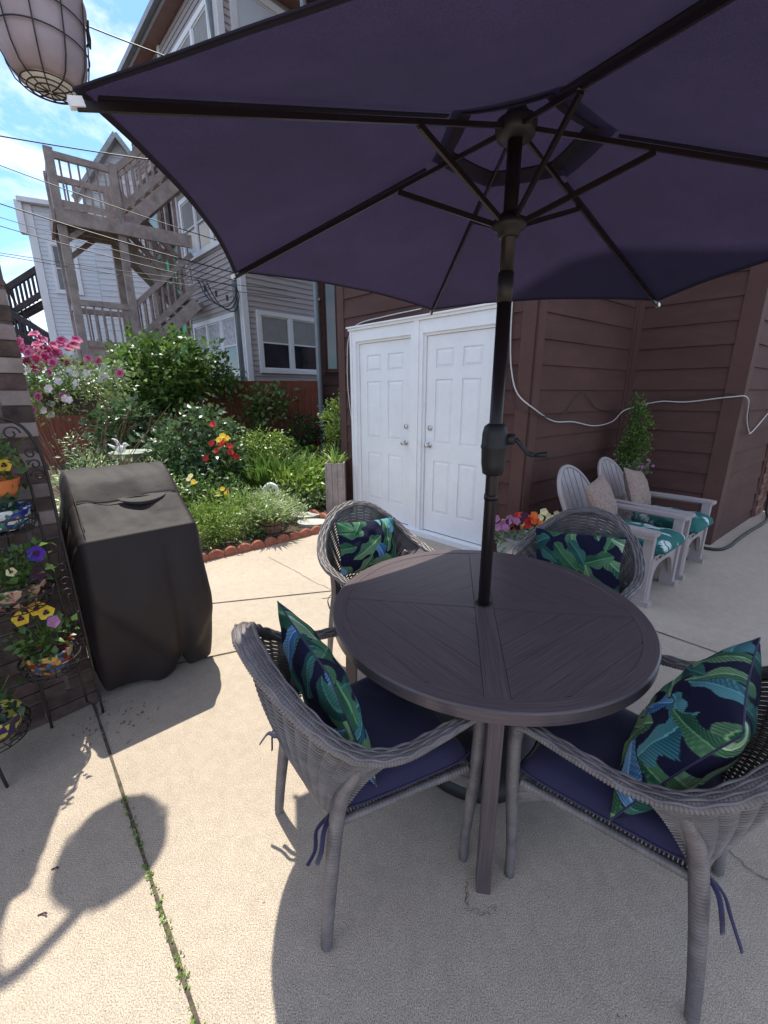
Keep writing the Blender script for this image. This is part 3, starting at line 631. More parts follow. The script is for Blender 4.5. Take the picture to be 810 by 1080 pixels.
for q in range(3):
    P = catmull([(-4.35+.1*q, 10.9, 4.15-.03*q), (-4.15+.12*q, 10.9, 3.75-.06*q), (-3.75+.1*q, 10.85, 3.55-.05*q), (-3.5+.05*q, 10.85, 3.75), (-3.45, 10.85, 4.0)], 7); m2.tube(P, .012, 5)
for q in ((-4.2, 3.95), (-3.95, 3.85), (-3.7, 3.75)): m2.box((q[0], 10.9, q[1]), (.04, .04, .12))
tag(m2.build('wire_splice', 'black'), 'drooping black wire splices in front of the grey bay corner', 'wire splice')

# ---------------------------------------------------------------- brick wall left
bwD = V(math.cos(R(228)), math.sin(R(228))); bwN = V(-bwD[1], bwD[0]); BC = V(-1.5, 1.85); bwB = V(-bwD[1], bwD[0])*-1
bw = thing('brick_wall', 'striped brick wall of pale and dark courses at the left edge behind the plant stand', 'wall', (*BC, 0))
if np.dot(bwN, V(1, -1)) < 0: bwN = -bwN
mort = MB(); pale = MB(); dark = MB()
mort.obox(V(*(BC+bwD*1.5-bwN*0.225), 1.21), V(*bwD, 0)*1.49, V(*bwN, 0)*0.215, V(0, 0, 1.21))
k = 0; z = 0.0
while z < 2.43:
    tgt = pale if (k % 2 and z > .95) else dark; s_ = -0.002 if k % 4 < 2 else -0.1; proud = 0.004 if k % 2 else 0.0
    while s_ < 3.0:
        ln = 0.215; a = max(0, s_); b = s_+ln
        jz = rnd.uniform(-.004, .004); jp = rnd.uniform(-.010, .006)+proud
        tgt.obox(V(*(BC+bwD*(a+b)/2-bwN*(0.055-jp)), z+.031+jz), V(*bwD, 0)*(b-a-.016)/2, V(*bwN, 0)*.055, V(0, 0, .029)); s_ += ln+.003
    # end face bricks
    tgt.obox(V(*(BC-bwN*0.24+bwD*.05), z+.031), V(*bwD, 0)*(.052+rnd.uniform(-.003, .003)), V(*bwN, 0)*.12, V(0, 0, .029))
    z += .0655; k += 1
mort.build('mortar', 'mortar', bw); pale.build('pale_brick_course', 'stone', bw); dark.build('dark_brick_course', 'brick', bw)

# brick pier and gate far right
mb = MB(); P0 = Ee+ED*0.03
bp = thing('brick_pier', 'narrow red brick pier at the far right behind the brown house corner', 'wall', (*P0, 0))
for k in range(60):
    for j in range(2): 
        o_ = -.1*(k % 2); mb.obox(V(*(P0+ED*(.10+.21*j+o_*.5)+EN*-.06), .035+k*.072), V(*ED, 0)*.1, V(*EN, 0)*(.1+.003*rnd.random()), V(0, 0, .032))
mb.build('bricks', 'redbrick', bp); mb = MB(); mb.obox(V(*(P0+ED*.2-EN*.06), 2.15), V(*ED, 0)*.19, V(*EN, 0)*.092, V(0, 0, 2.15)); mb.build('mortar', 'mortar', bp)
gt = thing('iron_gate', 'black iron gate of square bars at the far right edge', 'gate', (5.3, 5.4, 0))
mb = MB(); G1 = P0+ED*0.5+EN*0.06
for i in range(14): mb.box((G1[0]+.10*i*.9, G1[1]+.10*i*-.45, 1.15), (.02, .02, 2.1))
mb.build('bar', 'metal_black', gt)
mb = MB(); mb.beam((*G1, .25), (G1[0]+1.3, G1[1]-.65, .25), .03, .05); mb.beam((*G1, 1.0), (G1[0]+1.3, G1[1]-.65, 1.0), .03, .04); mb.beam((*G1, 2.2), (G1[0]+1.3, G1[1]-.65, 2.2), .03, .05); mb.box((G1[0], G1[1], 1.2), (.07, .07, 2.4)); mb.build('gate_frame', 'metal_black', gt)
mb = MB(); P = catmull([(3.0, 4.28, .02), (3.25, 4.06, .016), (3.40, 3.98, .016), (3.6, 4.08, .016), (3.85, 4.28, .016), (4.2, 4.55, .016), (4.55, 4.80, .016), (4.85, 5.05, .02), (5.0, 5.25, .1), (5.03, 5.3, .6), (5.2, 5.3, .8)], 8); mb.tube(P, .016, 8)
tag(mb.build('black_hose', 'black', None, True), 'black hose lying on the concrete around the foot of the brown house corner', 'hose')

# white cable swagged on the brown wall
def onA(s_, z, q=.03): return V(*(K+AD*s_+AN*q), z)
def onB(s_, z, q=.03): return V(*(K+BD*s_+BN*q), z)
def onC(s_, z, q=.03): return V(*(Ic+AD*s_+AN*q), z)
def onE(s_, z, q=.03): return V(*(Dc+ED*s_+EN*q), z)
mb = MB(); P = catmull([onA(-.2, 2.3), onA(-.19, 2.0), onA(-.16, 1.75), onA(-.08, 1.55, .04), onB(.02, 1.42, .06), onB(.4, 1.30), onB(.75, 1.28), onB(1.2, 1.22), onB(1.6, 1.25), onC(.05, 1.37, .05), onC(.35, 1.46), onC(.6, 1.46), onC(.95, 1.51, .035), onE(.02, 1.5, .05), onE(.25, 1.30), onE(.45, 1.16), onE(.55, 1.14), onE(.9, 1.25), onE(1.6, 1.5)], 7); mb.tube(P, .006, 6)
tag(mb.build('white_cable', 'cablew', None, True), 'white cable swagged along the brown siding right of the doors', 'cable')
mb = MB(); P = catmull([onA(-.17, 1.7), onA(-.1, 1.45, .04), onB(.03, 1.38, .06), onB(.5, 1.34), onB(.85, 1.55, .03), onB(1.2, 1.40), onB(1.75, 1.33)], 7); mb.tube(P, .004, 5)
P = catmull([onC(.4, 1.48), onC(.95, 1.54, .03), onE(.1, 1.48, .045), onE(.3, 1.30), onE(.45, 1.19)], 7); mb.tube(P, .004, 5)
tag(mb.build('brown_cable', 'darkwood', None, True), 'thin dark cable looping over the brown siding near the white cable', 'cable')
mb = MB(); P = catmull([onA(-2.30, 1.2), onA(-2.36, 1.6), onA(-2.36, 1.95), onA(-2.32, 2.2), onA(-2.15, 2.33), onA(-1.7, 2.36), onA(-1.2, 2.37)], 7); mb.tube(P, .006, 6)
tag(mb.build('door_cable', 'cablew', None, True), 'thin pale cable curving around the upper left of the white door frame', 'cable')

# ---------------------------------------------------------------- lantern
LC = V(-1.395, 2.17, 2.80)
lan = thing('caged_pendant_lamp', 'big grey barn lamp with a wire cage hanging at the upper left corner', 'lamp', tuple(LC))
mb = MB(); mb.lathe([(.112, .0), (.125, .006), (.148, .035), (.165, .08), (.174, .14), (.182, .22), (.192, .30), (.202, .325), (.202, .345), (.19, .35), (.12, .40), (.06, .45)], LC, 40, sc=.87); mb.build('lamp_shade', 'galv', lan, True)
mb = MB(); mb.lathe([(.001, -.012), (.07, -.008), (.108, .001)], LC, 32, cap=False, sc=.87); mb.build('lens', 'lens', lan, True)
mb = MB()
prf = [(0.01, -.03), (.06, -.028), (.116, -.012), (.145, .014), (.170, .07), (.183, .14), (.192, .22), (.206, .34)]
for i in range(10):
    a = 2*math.pi*i/10+.15; mb.tube([LC+.87*V(r_*math.cos(a), r_*math.sin(a), z) for r_, z in prf], .0028, 5)
for r_, z in ((.194, .24), (.183, .14), (.116, -.012), (.09, -.022), (.06, -.027)):
    a = np.linspace(0, 2*math.pi, 48, endpoint=False); mb.tube(np.c_[LC[0]+.87*r_*np.cos(a), LC[1]+.87*r_*np.sin(a), np.full(48, LC[2]+.87*z)], .0028, 5, closed=True)
mb.build('wire_cage', 'iron', lan, True)
mb = MB()
for i in range(3):
    a = -1.2+i*2.1; c = LC+V(.184*math.cos(a), .184*math.sin(a), .27)
    for q in (-1, 1): mb.tube([c+V(-.02*q*math.sin(a), .02*q*math.cos(a), .03), c+V(-.008*q*math.sin(a), .008*q*math.cos(a), 0), c+V(-.014*q*math.sin(a), .014*q*math.cos(a), -.03), c+V(0, 0, -.06)], .004, 5)
mb.build('cage_clip', 'iron', lan, True)
mb = MB(); mb.lathe([(.06, .42), (.07, .45), (.07, .50), (.04, .54)], LC, 20, sc=.87); mb.build('cap', 'metal_black', lan, True)
mb = MB(); mb.tube(catmull([(-1.56, 1.79, 2.2), (-1.55, 1.81, 2.8), (-1.51, 1.90, 3.28), (-1.44, 2.06, 3.36), tuple(LC+V(0, 0, .47))], 8), .022, 8); mb.build('arm', 'metal_black', lan, True)

# ---------------------------------------------------------------- umbrella
UC = V(.408, 1.547, 0); HUB = V(.408, 1.547, 2.34)
TIPS = [V(-.519, .868, 2.023), V(-.644, 2.01, 2.037), V(.283, 2.689, 2.006), V(1.335, 2.226, 1.961), V(1.459, 1.084, 1.947), V(.532, .405, 1.978)]
um = thing('patio_umbrella', 'open purple navy patio umbrella with dark pole standing through the round table', 'umbrella', tuple(UC))
def panel(k, r0, r1, z_off, sag, nrad=26, nt_=24, scal=.034):
    A, B = TIPS[k], TIPS[(k+1) % 6]; rows = []
    for i in range(nrad+1):
        row = []
        for j in range(nt_+1):
            t = j/nt_; f = (r0+(r1-r0)*i/nrad); q = 4*t*(1-t); f2 = f*(1-scal*q*(f**1.5))
            p = HUB+((A*(1-t)+B*t)-HUB)*f2; p = p+V(0, 0, z_off-sag*q*f*(1-f)*1.0+.010*q*f+.020*q*math.sin(34*f+5*k)*math.exp(-q*7)+.004*q*math.sin(21*t+k)*f**3*.2)
            row.append(p)
        rows.append(row)
    return rows
mb = MB(); 
for k in range(6): mb.grid(panel(k, .17, 1.0, .022, .05))
cn = mb.build('canopy', 'canopy', um, True)
mb = MB()
for k in range(6): mb.grid(panel(k, .0, .24, .055, .0, 5, 8, .02))
mb.build('vent_cap', 'canopy', cn, True)
mb = MB()
for k in range(6):
    mb.grid(panel(k, .172, .205, .0185, .05, 2, 24)); mb.grid(panel(k, .986, 1.0, .018, .05, 1, 24))
    e = panel(k, .5, 1.0, .021, .05)[-1]; mb.tube(e, .0025, 5)
mb.build('hem', 'hem', cn)
for k in range(6):
    d = TIPS[k]-HUB; mb = MB(); n_ = nrm(np.cross(d, (0, 0, 1))); mb.beam(HUB+d*.035+V(0, 0, -.004), TIPS[k]+V(0, 0, -.002), .008, .013)
    rb = mb.build('rib', 'pole', um)
    mb = MB(); mb.beam(TIPS[k]-nrm(d)*.012+V(0, 0, .002), TIPS[k]+nrm(d)*.010+V(0, 0, .002), .016, .014); mb.build('rib_tip_cap', 'white', rb)
    e = HUB+d*.335; mb = MB(); st_ = UC+V(0, 0, 2.075)+nrm(V(d[0], d[1], 0))*.035; mb.beam(st_, e+V(0, 0, -.012), .010, .016); 
    mb.lathe([(.004, -.012), (.004, .012)], e+V(0, 0, -.008), 8, ax=n_); mb.build('strut', 'pole', um)
    mb = MB()                                                         # cloth pocket sewn over the rib
    mb.beam(HUB+d*.25+V(0, 0, .012), HUB+d*.97+V(0, 0, .010), .013, .004); mb.build('rib_pocket', 'hem', rb)
mb = MB(); mb.lathe([(.03, -.04), (.055, -.035), (.062, -.02), (.062, .006), (.045, .014), (.02, .05), (.012, .09)], HUB, 24); mb.build('top_hub', 'black', um, True)
mb = MB(); mb.lathe([(.028, 2.035), (.034, 2.04), (.036, 2.055), (.052, 2.062), (.055, 2.072), (.052, 2.085), (.034, 2.09), (.030, 2.105)], UC, 24); mb.build('runner', 'black', um, True)
mb = MB(); mb.tube([UC+V(0, 0, 1.93), UC+V(0, 0, 2.33)], .0225, 20); mb.tube([UC+V(0, 0, .12), UC+V(0, 0, 1.24), UC+V(0, 0, 1.85)], .0235, 20); mb.tube([UC+V(0, 0, 1.16), UC+V(0, 0, 1.18)], .0262, 20); mb.build('pole', 'pole', um, True)
mb = MB(); mb.tube([UC+V(0, 0, 1.845), UC+V(0, 0, 1.935)], .0255, 20); mb.build('pole_joint', 'metal_black', um, True)
mb = MB(); mb.lathe([(.026, 1.255), (.038, 1.262), (.044, 1.30), (.046, 1.352), (.049, 1.358), (.049, 1.364), (.047, 1.37), (.046, 1.41), (.040, 1.435), (.027, 1.445)], UC, 24); ch = mb.build('crank_housing', 'black', um, True)
mb = MB(); cd = nrm(V(.93, -.32, 0)); c0 = UC+V(0, 0, 1.39)+cd*.04
mb.tube([c0, c0+cd*.03], .02, 12); mb.tube(catmull([c0+cd*.03, c0+cd*.045+V(0, 0, -.01), c0+cd*.075+V(0, 0, -.045), c0+cd*.10+V(0, 0, -.055)], 4), .009, 8); mb.tube([c0+cd*.10+V(0, 0, -.055), c0+cd*.145+V(0, 0, -.050)], [.008, .012], 10); mb.build('crank_handle', 'black', ch, True)
# base
ub = MB(); ub.lathe([(.285, 0), (.29, .015), (.28, .045), (.24, .075), (.14, .10), (.06, .10), (.034, .12), (.032, .36), (.028, .365)], (.408, 1.547, 0), 40)
tag(ub.build('umbrella_base', 'black', None, True), 'round black umbrella base on the concrete under the table', 'umbrella base')

# ---------------------------------------------------------------- dining table
TR = .617; TA = R(-99)
def woodmat():
    m = bpy.data.materials.new('brushed_grey_wood_finish'); m.use_nodes = True; t = m.node_tree; b = t.nodes['Principled BSDF']
    co = t.nodes.new('ShaderNodeTexCoord'); ma = t.nodes.new('ShaderNodeMapping'); ma.inputs['Scale'].default_value = (4, 240, 4)
    t.links.new(co.outputs['UV'], ma.inputs[0]); x = t.nodes.new('ShaderNodeTexNoise'); x.inputs['Scale'].default_value = 1.0; x.inputs['Detail'].default_value = 6; x.inputs['Roughness'].default_value = .65
    t.links.new(ma.outputs[0], x.inputs[0]); r = t.nodes.new('ShaderNodeValToRGB'); r.color_ramp.elements[0].position = .36; r.color_ramp.elements[1].position = .66
    r.color_ramp.elements[0].color = (.070, .051, .055, 1); r.color_ramp.elements[1].color = (.130, .098, .103, 1)
    t.links.new(x.outputs[0], r.inputs[0]); t.links.new(r.outputs[0], b.inputs['Base Color']); b.inputs['Roughness'].default_value = .31; b.inputs['Specular IOR Level'].default_value = .45
    u = t.nodes.new('ShaderNodeBump'); u.inputs['Distance'].default_value = .0002; t.links.new(x.outputs[0], u.inputs['Height']); t.links.new(u.outputs[0], b.inputs['Normal']); return m
MT['tabletop'] = woodmat()
def uvbuild(name, quads, m, parent):
    """quads: list of (3d points, uv points)"""
    vs, fs, uv = [], [], []
    for P, U in quads: k = len(vs); vs += [tuple(p) for p in P]; fs.append(tuple(range(k, k+len(P)))); uv += list(U)
    me = bpy.data.meshes.new(name); me.from_pydata(vs, [], fs); l = me.uv_layers.new(name='UV'); l.data.foreach_set('uv', np.array(uv, float).ravel()); me.materials.append(MT[m] if isinstance(m, str) else m)
    o = bpy.data.objects.new(name, me); COL.objects.link(o); return attach(o, parent)
tb = thing('round_dining_table', 'round grey-brown wood-look patio table under the umbrella', 'table', (UC[0], UC[1], 0))
qs = []; RI = .562; ZT = .72; hw = .036
def tp(s, t, a, z): return (UC[0]+s*math.cos(a)-t*math.sin(a), UC[1]+s*math.sin(a)+t*math.cos(a), z)
for k in range(4):
    a = TA+R(90)*k; off = rnd.random()*5
    # radial board
    s0, s1 = .0 if k % 2 == 0 else hw+.002, RI
    if k == 2: s0 = 0
    qs.append(([tp(s0, -hw, a, ZT), tp(s1, -hw, a, ZT), tp(s1, hw, a, ZT), tp(s0, hw, a, ZT)], [(s0+off, -hw+off), (s1+off, -hw+off), (s1+off, hw+off), (s0+off, hw+off)]))
    for sg in (-1, 1): qs.append(([tp(s0, sg*hw, a, ZT), tp(s1, sg*hw, a, ZT), tp(s1, sg*hw, a, ZT-.006), tp(s0, sg*hw, a, ZT-.006)], [(0, 0)]*4))
    # wedge planks between boards: perpendicular to the bisector
    b = a+R(45); wdt = .092; n_ = 7; g = .0007; w0 = (hw+.0025)*math.sqrt(2)
    for i in range(n_):
        s0, s1 = w0+i*wdt+g, min(w0+(i+1)*wdt-g, RI-.0005); off = rnd.random()*9
        if s0 >= RI: break
        tm0 = s0-w0; tmx = min(s1-w0, math.sqrt(max(0, RI*RI-s0*s0))); ts = np.linspace(-tmx, tmx, 25)
        for t0, t1 in zip(ts[:-1], ts[1:]):
            def lo(t): return max(s0, abs(t)+w0)
            def hi(t): return max(lo(t), min(s1, math.sqrt(max(0, RI*RI-t*t))))
            P = [(lo(t0), t0), (hi(t0), t0), (hi(t1), t1), (lo(t1), t1)]
            if hi(t0)-lo(t0) < 1e-5 and hi(t1)-lo(t1) < 1e-5: continue
            qs.append(([tp(s, t, b, ZT-.001) for s, t in P], [(t+off, s+off) for s, t in P]))
tt = uvbuild('tabletop', qs, 'tabletop', tb)
mb = MB(); mb.lathe([(.02, ZT-.03), (RI+.002, ZT-.03), (RI+.002, ZT-.0020), (.02, ZT-.0020)], (UC[0], UC[1], 0), 64); mb.build('tabletop_core', 'darkwood', tb)
rq = []; n_ = 128; prof = [(RI, ZT-.002), (RI+.002, ZT+.001), (TR-.006, ZT+.001), (TR, ZT-.004), (TR, ZT-.040), (TR-.006, ZT-.044), (RI, ZT-.044)]
for i in range(n_):
    a0, a1 = 2*math.pi*i/n_, 2*math.pi*(i+1)/n_; u = 0
    for (r0, z0), (r1, z1) in zip(prof[:-1], prof[1:]):
        dl = math.hypot(r1-r0, z1-z0); rq.append(([(UC[0]+r0*math.cos(a0), UC[1]+r0*math.sin(a0), z0), (UC[0]+r1*math.cos(a0), UC[1]+r1*math.sin(a0), z1), (UC[0]+r1*math.cos(a1), UC[1]+r1*math.sin(a1), z1), (UC[0]+r0*math.cos(a1), UC[1]+r0*math.sin(a1), z0)], [(a0*.6, u), (a0*.6, u+dl), (a1*.6, u+dl), (a1*.6, u)])); u += dl
uvbuild('table_rim', rq, 'tabletop', tb)
mb = MB(); mb.lathe([(.026, ZT+.0005), (.030, ZT+.003), (.036, ZT+.003), (.038, ZT)], (UC[0], UC[1], 0), 24, cap=False); mb.build('hole_ring', 'metal_black', tb, True)
def tabbox(mbq, a, r0, z0, r1, z1, wd):
    A = V(UC[0]+r0*math.cos(a), UC[1]+r0*math.sin(a), z0); B = V(UC[0]+r1*math.cos(a), UC[1]+r1*math.sin(a), z1); rad = V(math.cos(a), math.sin(a), 0); tan = V(-math.sin(a), math.cos(a), 0)
    F = []
    for p in (A, B): F.append([p+rad*wd/2*i+tan*wd/2*j for i, j in ((-1, -1), (1, -1), (1, 1), (-1, 1))])
    for j in range(4):
        j2 = (j+1) % 4; L_ = np.linalg.norm(B-A); mbq.append(([F[0][j], F[0][j2], F[1][j2], F[1][j]], [(0, j*.1), (0, j*.1+wd), (L_, j*.1+wd), (L_, j*.1)]))
    mbq.append((F[0][::-1], [(0, 0)]*4)); mbq.append((F[1], [(0, 0)]*4))
for k in range(4):
    q_ = []; tabbox(q_, TA+R(90)*k, .575, .0, .555, ZT-.0445, .044); uvbuild('leg', q_, 'tabletop', tb)
mb = MB()
for k in range(2): 
    a = TA+R(90)*k; c, s_ = math.cos(a), math.sin(a); mb.beam((UC[0]-.53*c, UC[1]-.53*s_, .66-k*.031), (UC[0]+.53*c, UC[1]+.53*s_, .66-k*.031), .04, .03)
mb.build('apron_bar', 'pole', tb)

# ---------------------------------------------------------------- wicker chairs
def wrapped(mb, P, r, n=10, pitch=.0105, flat=1.0, up=(0, 0, 1), amp=.13):
    """tube with the raised turns of wound strands"""
    P = np.array(P); Ln = np.linalg.norm(np.diff(P, axis=0), axis=1).sum(); m_ = int(Ln/pitch*3); Pr = resample(P, m_)
    rr_ = np.interp(np.linspace(0, 1, m_), np.linspace(0, 1, len(np.atleast_1d(r))), np.atleast_1d(r)) if np.ndim(r) else np.full(m_, r)
    rr_ = rr_*(1-amp+amp*1.4*np.array([0, 1, .85])[np.arange(m_) % 3]); mb.tube(Pr, rr_, n, flat=flat, up=up)
RIMP = [(.265, .272, .605), (.225, .287, .637), (.08, .305, .648), (-.06, .315, .662), (-.17, .295, .705), (-.26, .235, .79), (-.325, .125, .880), (-.345, 0, .912)]
def rimcurve():
    r = catmull(RIMP, 10); l = r.copy()[::-1][1:]; l[:, 1] *= -1; return np.vstack([r, l])
def make_chair(label, o, ang):
    t = thing('wicker_armchair', label, 'armchair', (o[0], o[1], 0), R(ang), 'grey wicker armchairs around the round table')
    C = rimcurve()
    for sy in (1, -1):
        P = catmull([(.262, .272*sy, .61), (.268, .270*sy, .54), (.262, .264*sy, .35), (.252, .255*sy, .15), (.250, .250*sy, .004)], 6); mb = MB(); wrapped(mb, P, np.array([.021, .020, .018, .0165, .015]))
        mb.build('leg', 'wicker', t, True, local=True)
        P = catmull([(-.135, .258*sy, .62), (-.175, .225*sy, .52), (-.195, .215*sy, .42), (-.215, .222*sy, .30), (-.237, .232*sy, .14), (-.252, .238*sy, .004)], 6); mb = MB(); wrapped(mb, P, np.array([.016, .021, .022, .020, .018, .0165])); mb.build('leg', 'wicker', t, True, local=True)
    # rim: flattened wound core, long strands on top
    mb = MB(); d0 = np.gradient(C, axis=0); d0 /= np.linalg.norm(d0, axis=1)[:, None]
    Cr = resample(C, 620); T = np.gradient(Cr, axis=0); T /= np.linalg.norm(T, axis=1)[:, None]
    out_ = np.stack([Cr[:, 0]*0, Cr[:, 1], Cr[:, 2]*0], 1)*0.0
    hd = np.stack([T[:, 1], -T[:, 0], T[:, 0]*0], 1); hd /= np.linalg.norm(hd, axis=1)[:, None]+1e-9       # horizontal sideways
    sgn = np.sign((hd*(Cr-np.array([.1, 0, 0])))[:, :2].sum(1)); hd *= sgn[:, None]
    upv = np.cross(T, hd); upv *= np.sign(upv[:, 2])[:, None]
    zt = np.clip((Cr[:, 2]-.66)/.25, 0, 1)[:, None]; wide = hd*(1-.35*zt)+V(0, 0, .0)
    W_ = np.interp(np.linspace(0, 1, 620), [0, .12, .3, .5, .7, .88, 1], [.018, .022, .028, .034, .028, .022, .018]); H_ = .013
    n = 14; a = np.linspace(0, 2*np.pi, n, endpoint=False); amp = np.array([0.84, 1.06, 1.03])[np.arange(620) % 3]
    rows = Cr[:, None, :]+(np.cos(a)[None, :, None]*hd[:, None, :]*(W_*amp)[:, None, None]+np.sin(a)[None, :, None]*upv[:, None, :]*(H_*amp)[:, None, None])
    mb.grid(rows, wrap=True); mb.add(rows[0], [tuple(range(n))]); mb.add(rows[-1], [tuple(range(n))])
    rim = mb.build('arm_rim', 'wicker', t, True, local=True)
    mb = MB()
    for q, off in enumerate((-.72, -.24, .24, .72)):
        ph = np.arange(620)/620*150*math.pi; P = Cr+hd*(W_*off)[:, None]+upv*(H_*math.sqrt(1-off*off*.8)+.0008+.0026*np.sin(ph*.33+q*math.pi))[:, None]; mb.tube(P[4:-4:2], .0050, 6, flat=.6)
    mb.build('rim_strand', 'wicker', rim, True, local=True)
    # woven backrest between rim and seat
    i0 = np.argmin(np.abs(C[:len(C)//2, 0]+.055)); i1 = len(C)-1-i0; top = resample(C[i0:i1+1], 241)
    u = np.linspace(1, -1, 241); bot = np.stack([-.185-.035*(1-u**2), .205*u, np.full(241, .405)], 1)
    def surf(ui, v):
        tpt = top[ui]; bpt = bot[ui]; w_ = v; bulge = math.sin(math.pi*v)
        s_ = 1-v; p = bpt*(1-w_)+tpt*w_; p = p.copy(); p[0] -= .022*bulge*(1-abs(u[ui])**3); p[1] *= (1-.09*bulge*abs(u[ui])**2); return p
    G = np.array([[surf(i, v) for i in range(241)] for v in np.linspace(0, 1, 61)])
    Nn = np.cross(np.gradient(G, axis=1), np.gradient(G, axis=0)); Nn /= np.linalg.norm(Nn, axis=2)[..., None]+1e-9
    mb = MB()
    def samp(A, v, i): 
        k = v*60; k0 = min(59, int(k)); f = k-k0; return A[k0, i]*(1-f)+A[k0+1, i]*f
    nrow = 58; ii = np.arange(0, 241, 2)
    for r_ in range(nrow):
        v = (r_+.5)/nrow; sgn_ = 1 if r_ % 2 else -1
        P = np.array([samp(G, v, i)+samp(Nn, v, i)*.0050*sgn_*math.cos(math.pi*i/12) for i in ii]); mb.tube(P, .0045, 6, cap=False, flat=.75, up=(.3, 0, 1))
    mb.build('woven_back', 'wicker', t, True, local=True)
    mb = MB()
    for i in range(6, 241, 12): P = np.array([G[k, i] for k in range(0, 61, 3)]); mb.tube(P, .0038, 5, cap=False)
    wrapped(mb, [surf(i, .0) for i in range(0, 241, 12)], .011, 8); mb.build('back_stake', 'wicker', t, True, local=True)
    # seat frame with woven apron
    mb = MB(); fr = [(.245, .25, .40), (.245, -.25, .40)], [(.245, .25, .40), (-.19, .205, .40)], [(.245, -.25, .40), (-.19, -.205, .40)]
    for a_, b_ in fr: wrapped(mb, np.linspace(a_, b_, 8), .013, 8)
    mb.build('seat_frame', 'wicker', t, True, local=True)
    mb = MB(); 
    for r_ in range(44):
        x = -.185+r_*.0098; h_ = .205+(x+.185)/.43*.045; P = np.array([(x, y, .405+.002*math.cos(math.pi*q/2+r_*math.pi)) for q, y in enumerate(np.linspace(-h_, h_, 34))]); mb.tube(P, .0038, 4, cap=False, flat=.6)
    mb.build('woven_seat', 'wicker', t, True, local=True)
    for sy in (1, -1):                                                # corner webs of wound strand beside the front legs
        mb = MB(); mb.tube(catmull([(.262, .262*sy, .31), (.245, .258*sy, .36), (.20, .252*sy, .392), (.15, .246*sy, .398)], 5), .007, 6)
        for q in range(11): mb.tube(catmull([(.258, .258*sy, .395-.0085*q), (.215, .254*sy, .397-.0045*q), (.165-.0*q, .247*sy, .398)], 4), .0048, 5)
        mb.build('corner_web', 'wicker', t, True, local=True)
    return t
def cpos(o, ang, p): return place(np.array(p), (o[0], o[1], 0), R(ang))
CH = [((-.072, 1.156), 30), ((.768, 1.02), 136), ((.0, 2.16), -56), ((.955, 2.02), -133)]
c1 = make_chair('grey wicker armchair nearest the grill in front of the table, its back partly sunlit', *CH[0])
dup(c1, (*CH[1][0], 0), R(CH[1][1]), 'grey wicker armchair at the lower right corner with a dangling tie')
dup(c1, (*CH[2][0], 0), R(CH[2][1]), 'sunlit grey wicker armchair behind the table in front of the white doors')
dup(c1, (*CH[3][0], 0), R(CH[3][1]), 'shaded wicker armchair behind the table beside the resin lounge chairs')

def cushion(name, label, cat, o, rz, poly_fn, th_, z, m, group, n=28, wav=.004, local_parts=None):
    """rounded seat pad; poly_fn(u,v)->local xy; u,v in [-1,1]"""
    t = thing(name, label, cat, (o[0], o[1], z), rz, group); g = np.linspace(-1, 1, n); T_, B_ = [], []
    for u in g:
        rt, rb_ = [], []
        for v in g:
            e = (1-abs(u)**8)*(1-abs(v)**8); h = th_*e**.5; x, y = poly_fn(u, v); wv = wav*math.sin(9*u+3)*math.cos(7*v+1)
            rt.append((x, y, th_*.35+h*.65+wv*e)); rb_.append((x, y, th_*.35-h*.35))
        T_.append(rt); B_.append(rb_)
    mb = MB(); mb.grid(T_); mb.grid([r[::-1] for r in B_]); pad = mb.build('pad', m, t, True, local=True)
    ed = [T_[0][j] for j in range(n)]+[T_[i][-1] for i in range(1, n)]+[T_[-1][j] for j in range(n-2, -1, -1)]+[T_[i][0] for i in range(n-2, 0, -1)]
    mb = MB(); mb.tube(np.array(ed), .004, 6, closed=True); mb.build('piping', m, t, True, local=True); return t
def seatpoly(u, v):
    x = .035+.235*u; hw_ = .232+.022*u; 
    cx = 1-.06*abs(v)**6; cy = 1-.07*abs(u)**6
    y = v*hw_*cy; x = .035+.235*u*cx+(.012*math.cos(5*v) if u > .9 else 0); return x, y
for (o, a), lb in zip(CH, ('navy seat cushion on the wicker chair nearest the grill', 'navy seat cushion sagging over the edge of the lower right wicker chair', 'navy seat cushion of the sunlit wicker chair before the doors', 'navy seat cushion of the shaded chair beside the lounge chairs')):
    cu = cushion('seat_cushion', lb, 'cushion', o, R(a), seatpoly, .074, .412, 'navy', 'navy seat cushions on the wicker chairs')
    mb = MB()
    for sy in (1, -1):
        b_ = V(-.205, .19*sy, .01)
        P1 = catmull([b_, b_+V(-.03, .03*sy, -.01), b_+V(-.045, .045*sy, -.05), b_+V(-.055, .03*sy, -.11)], 5); P2 = catmull([b_, b_+V(-.04, .0, -.03), b_+V(-.06, .04*sy, -.04), b_+V(-.09, .06*sy, -.07-.02*sy)], 5)
        mb2 = MB(); mb2.tube(P1, .007, 6, flat=.3); mb2.tube(P2, .007, 6, flat=.3); mb2.build('tie', 'navy', cu, True, local=True)

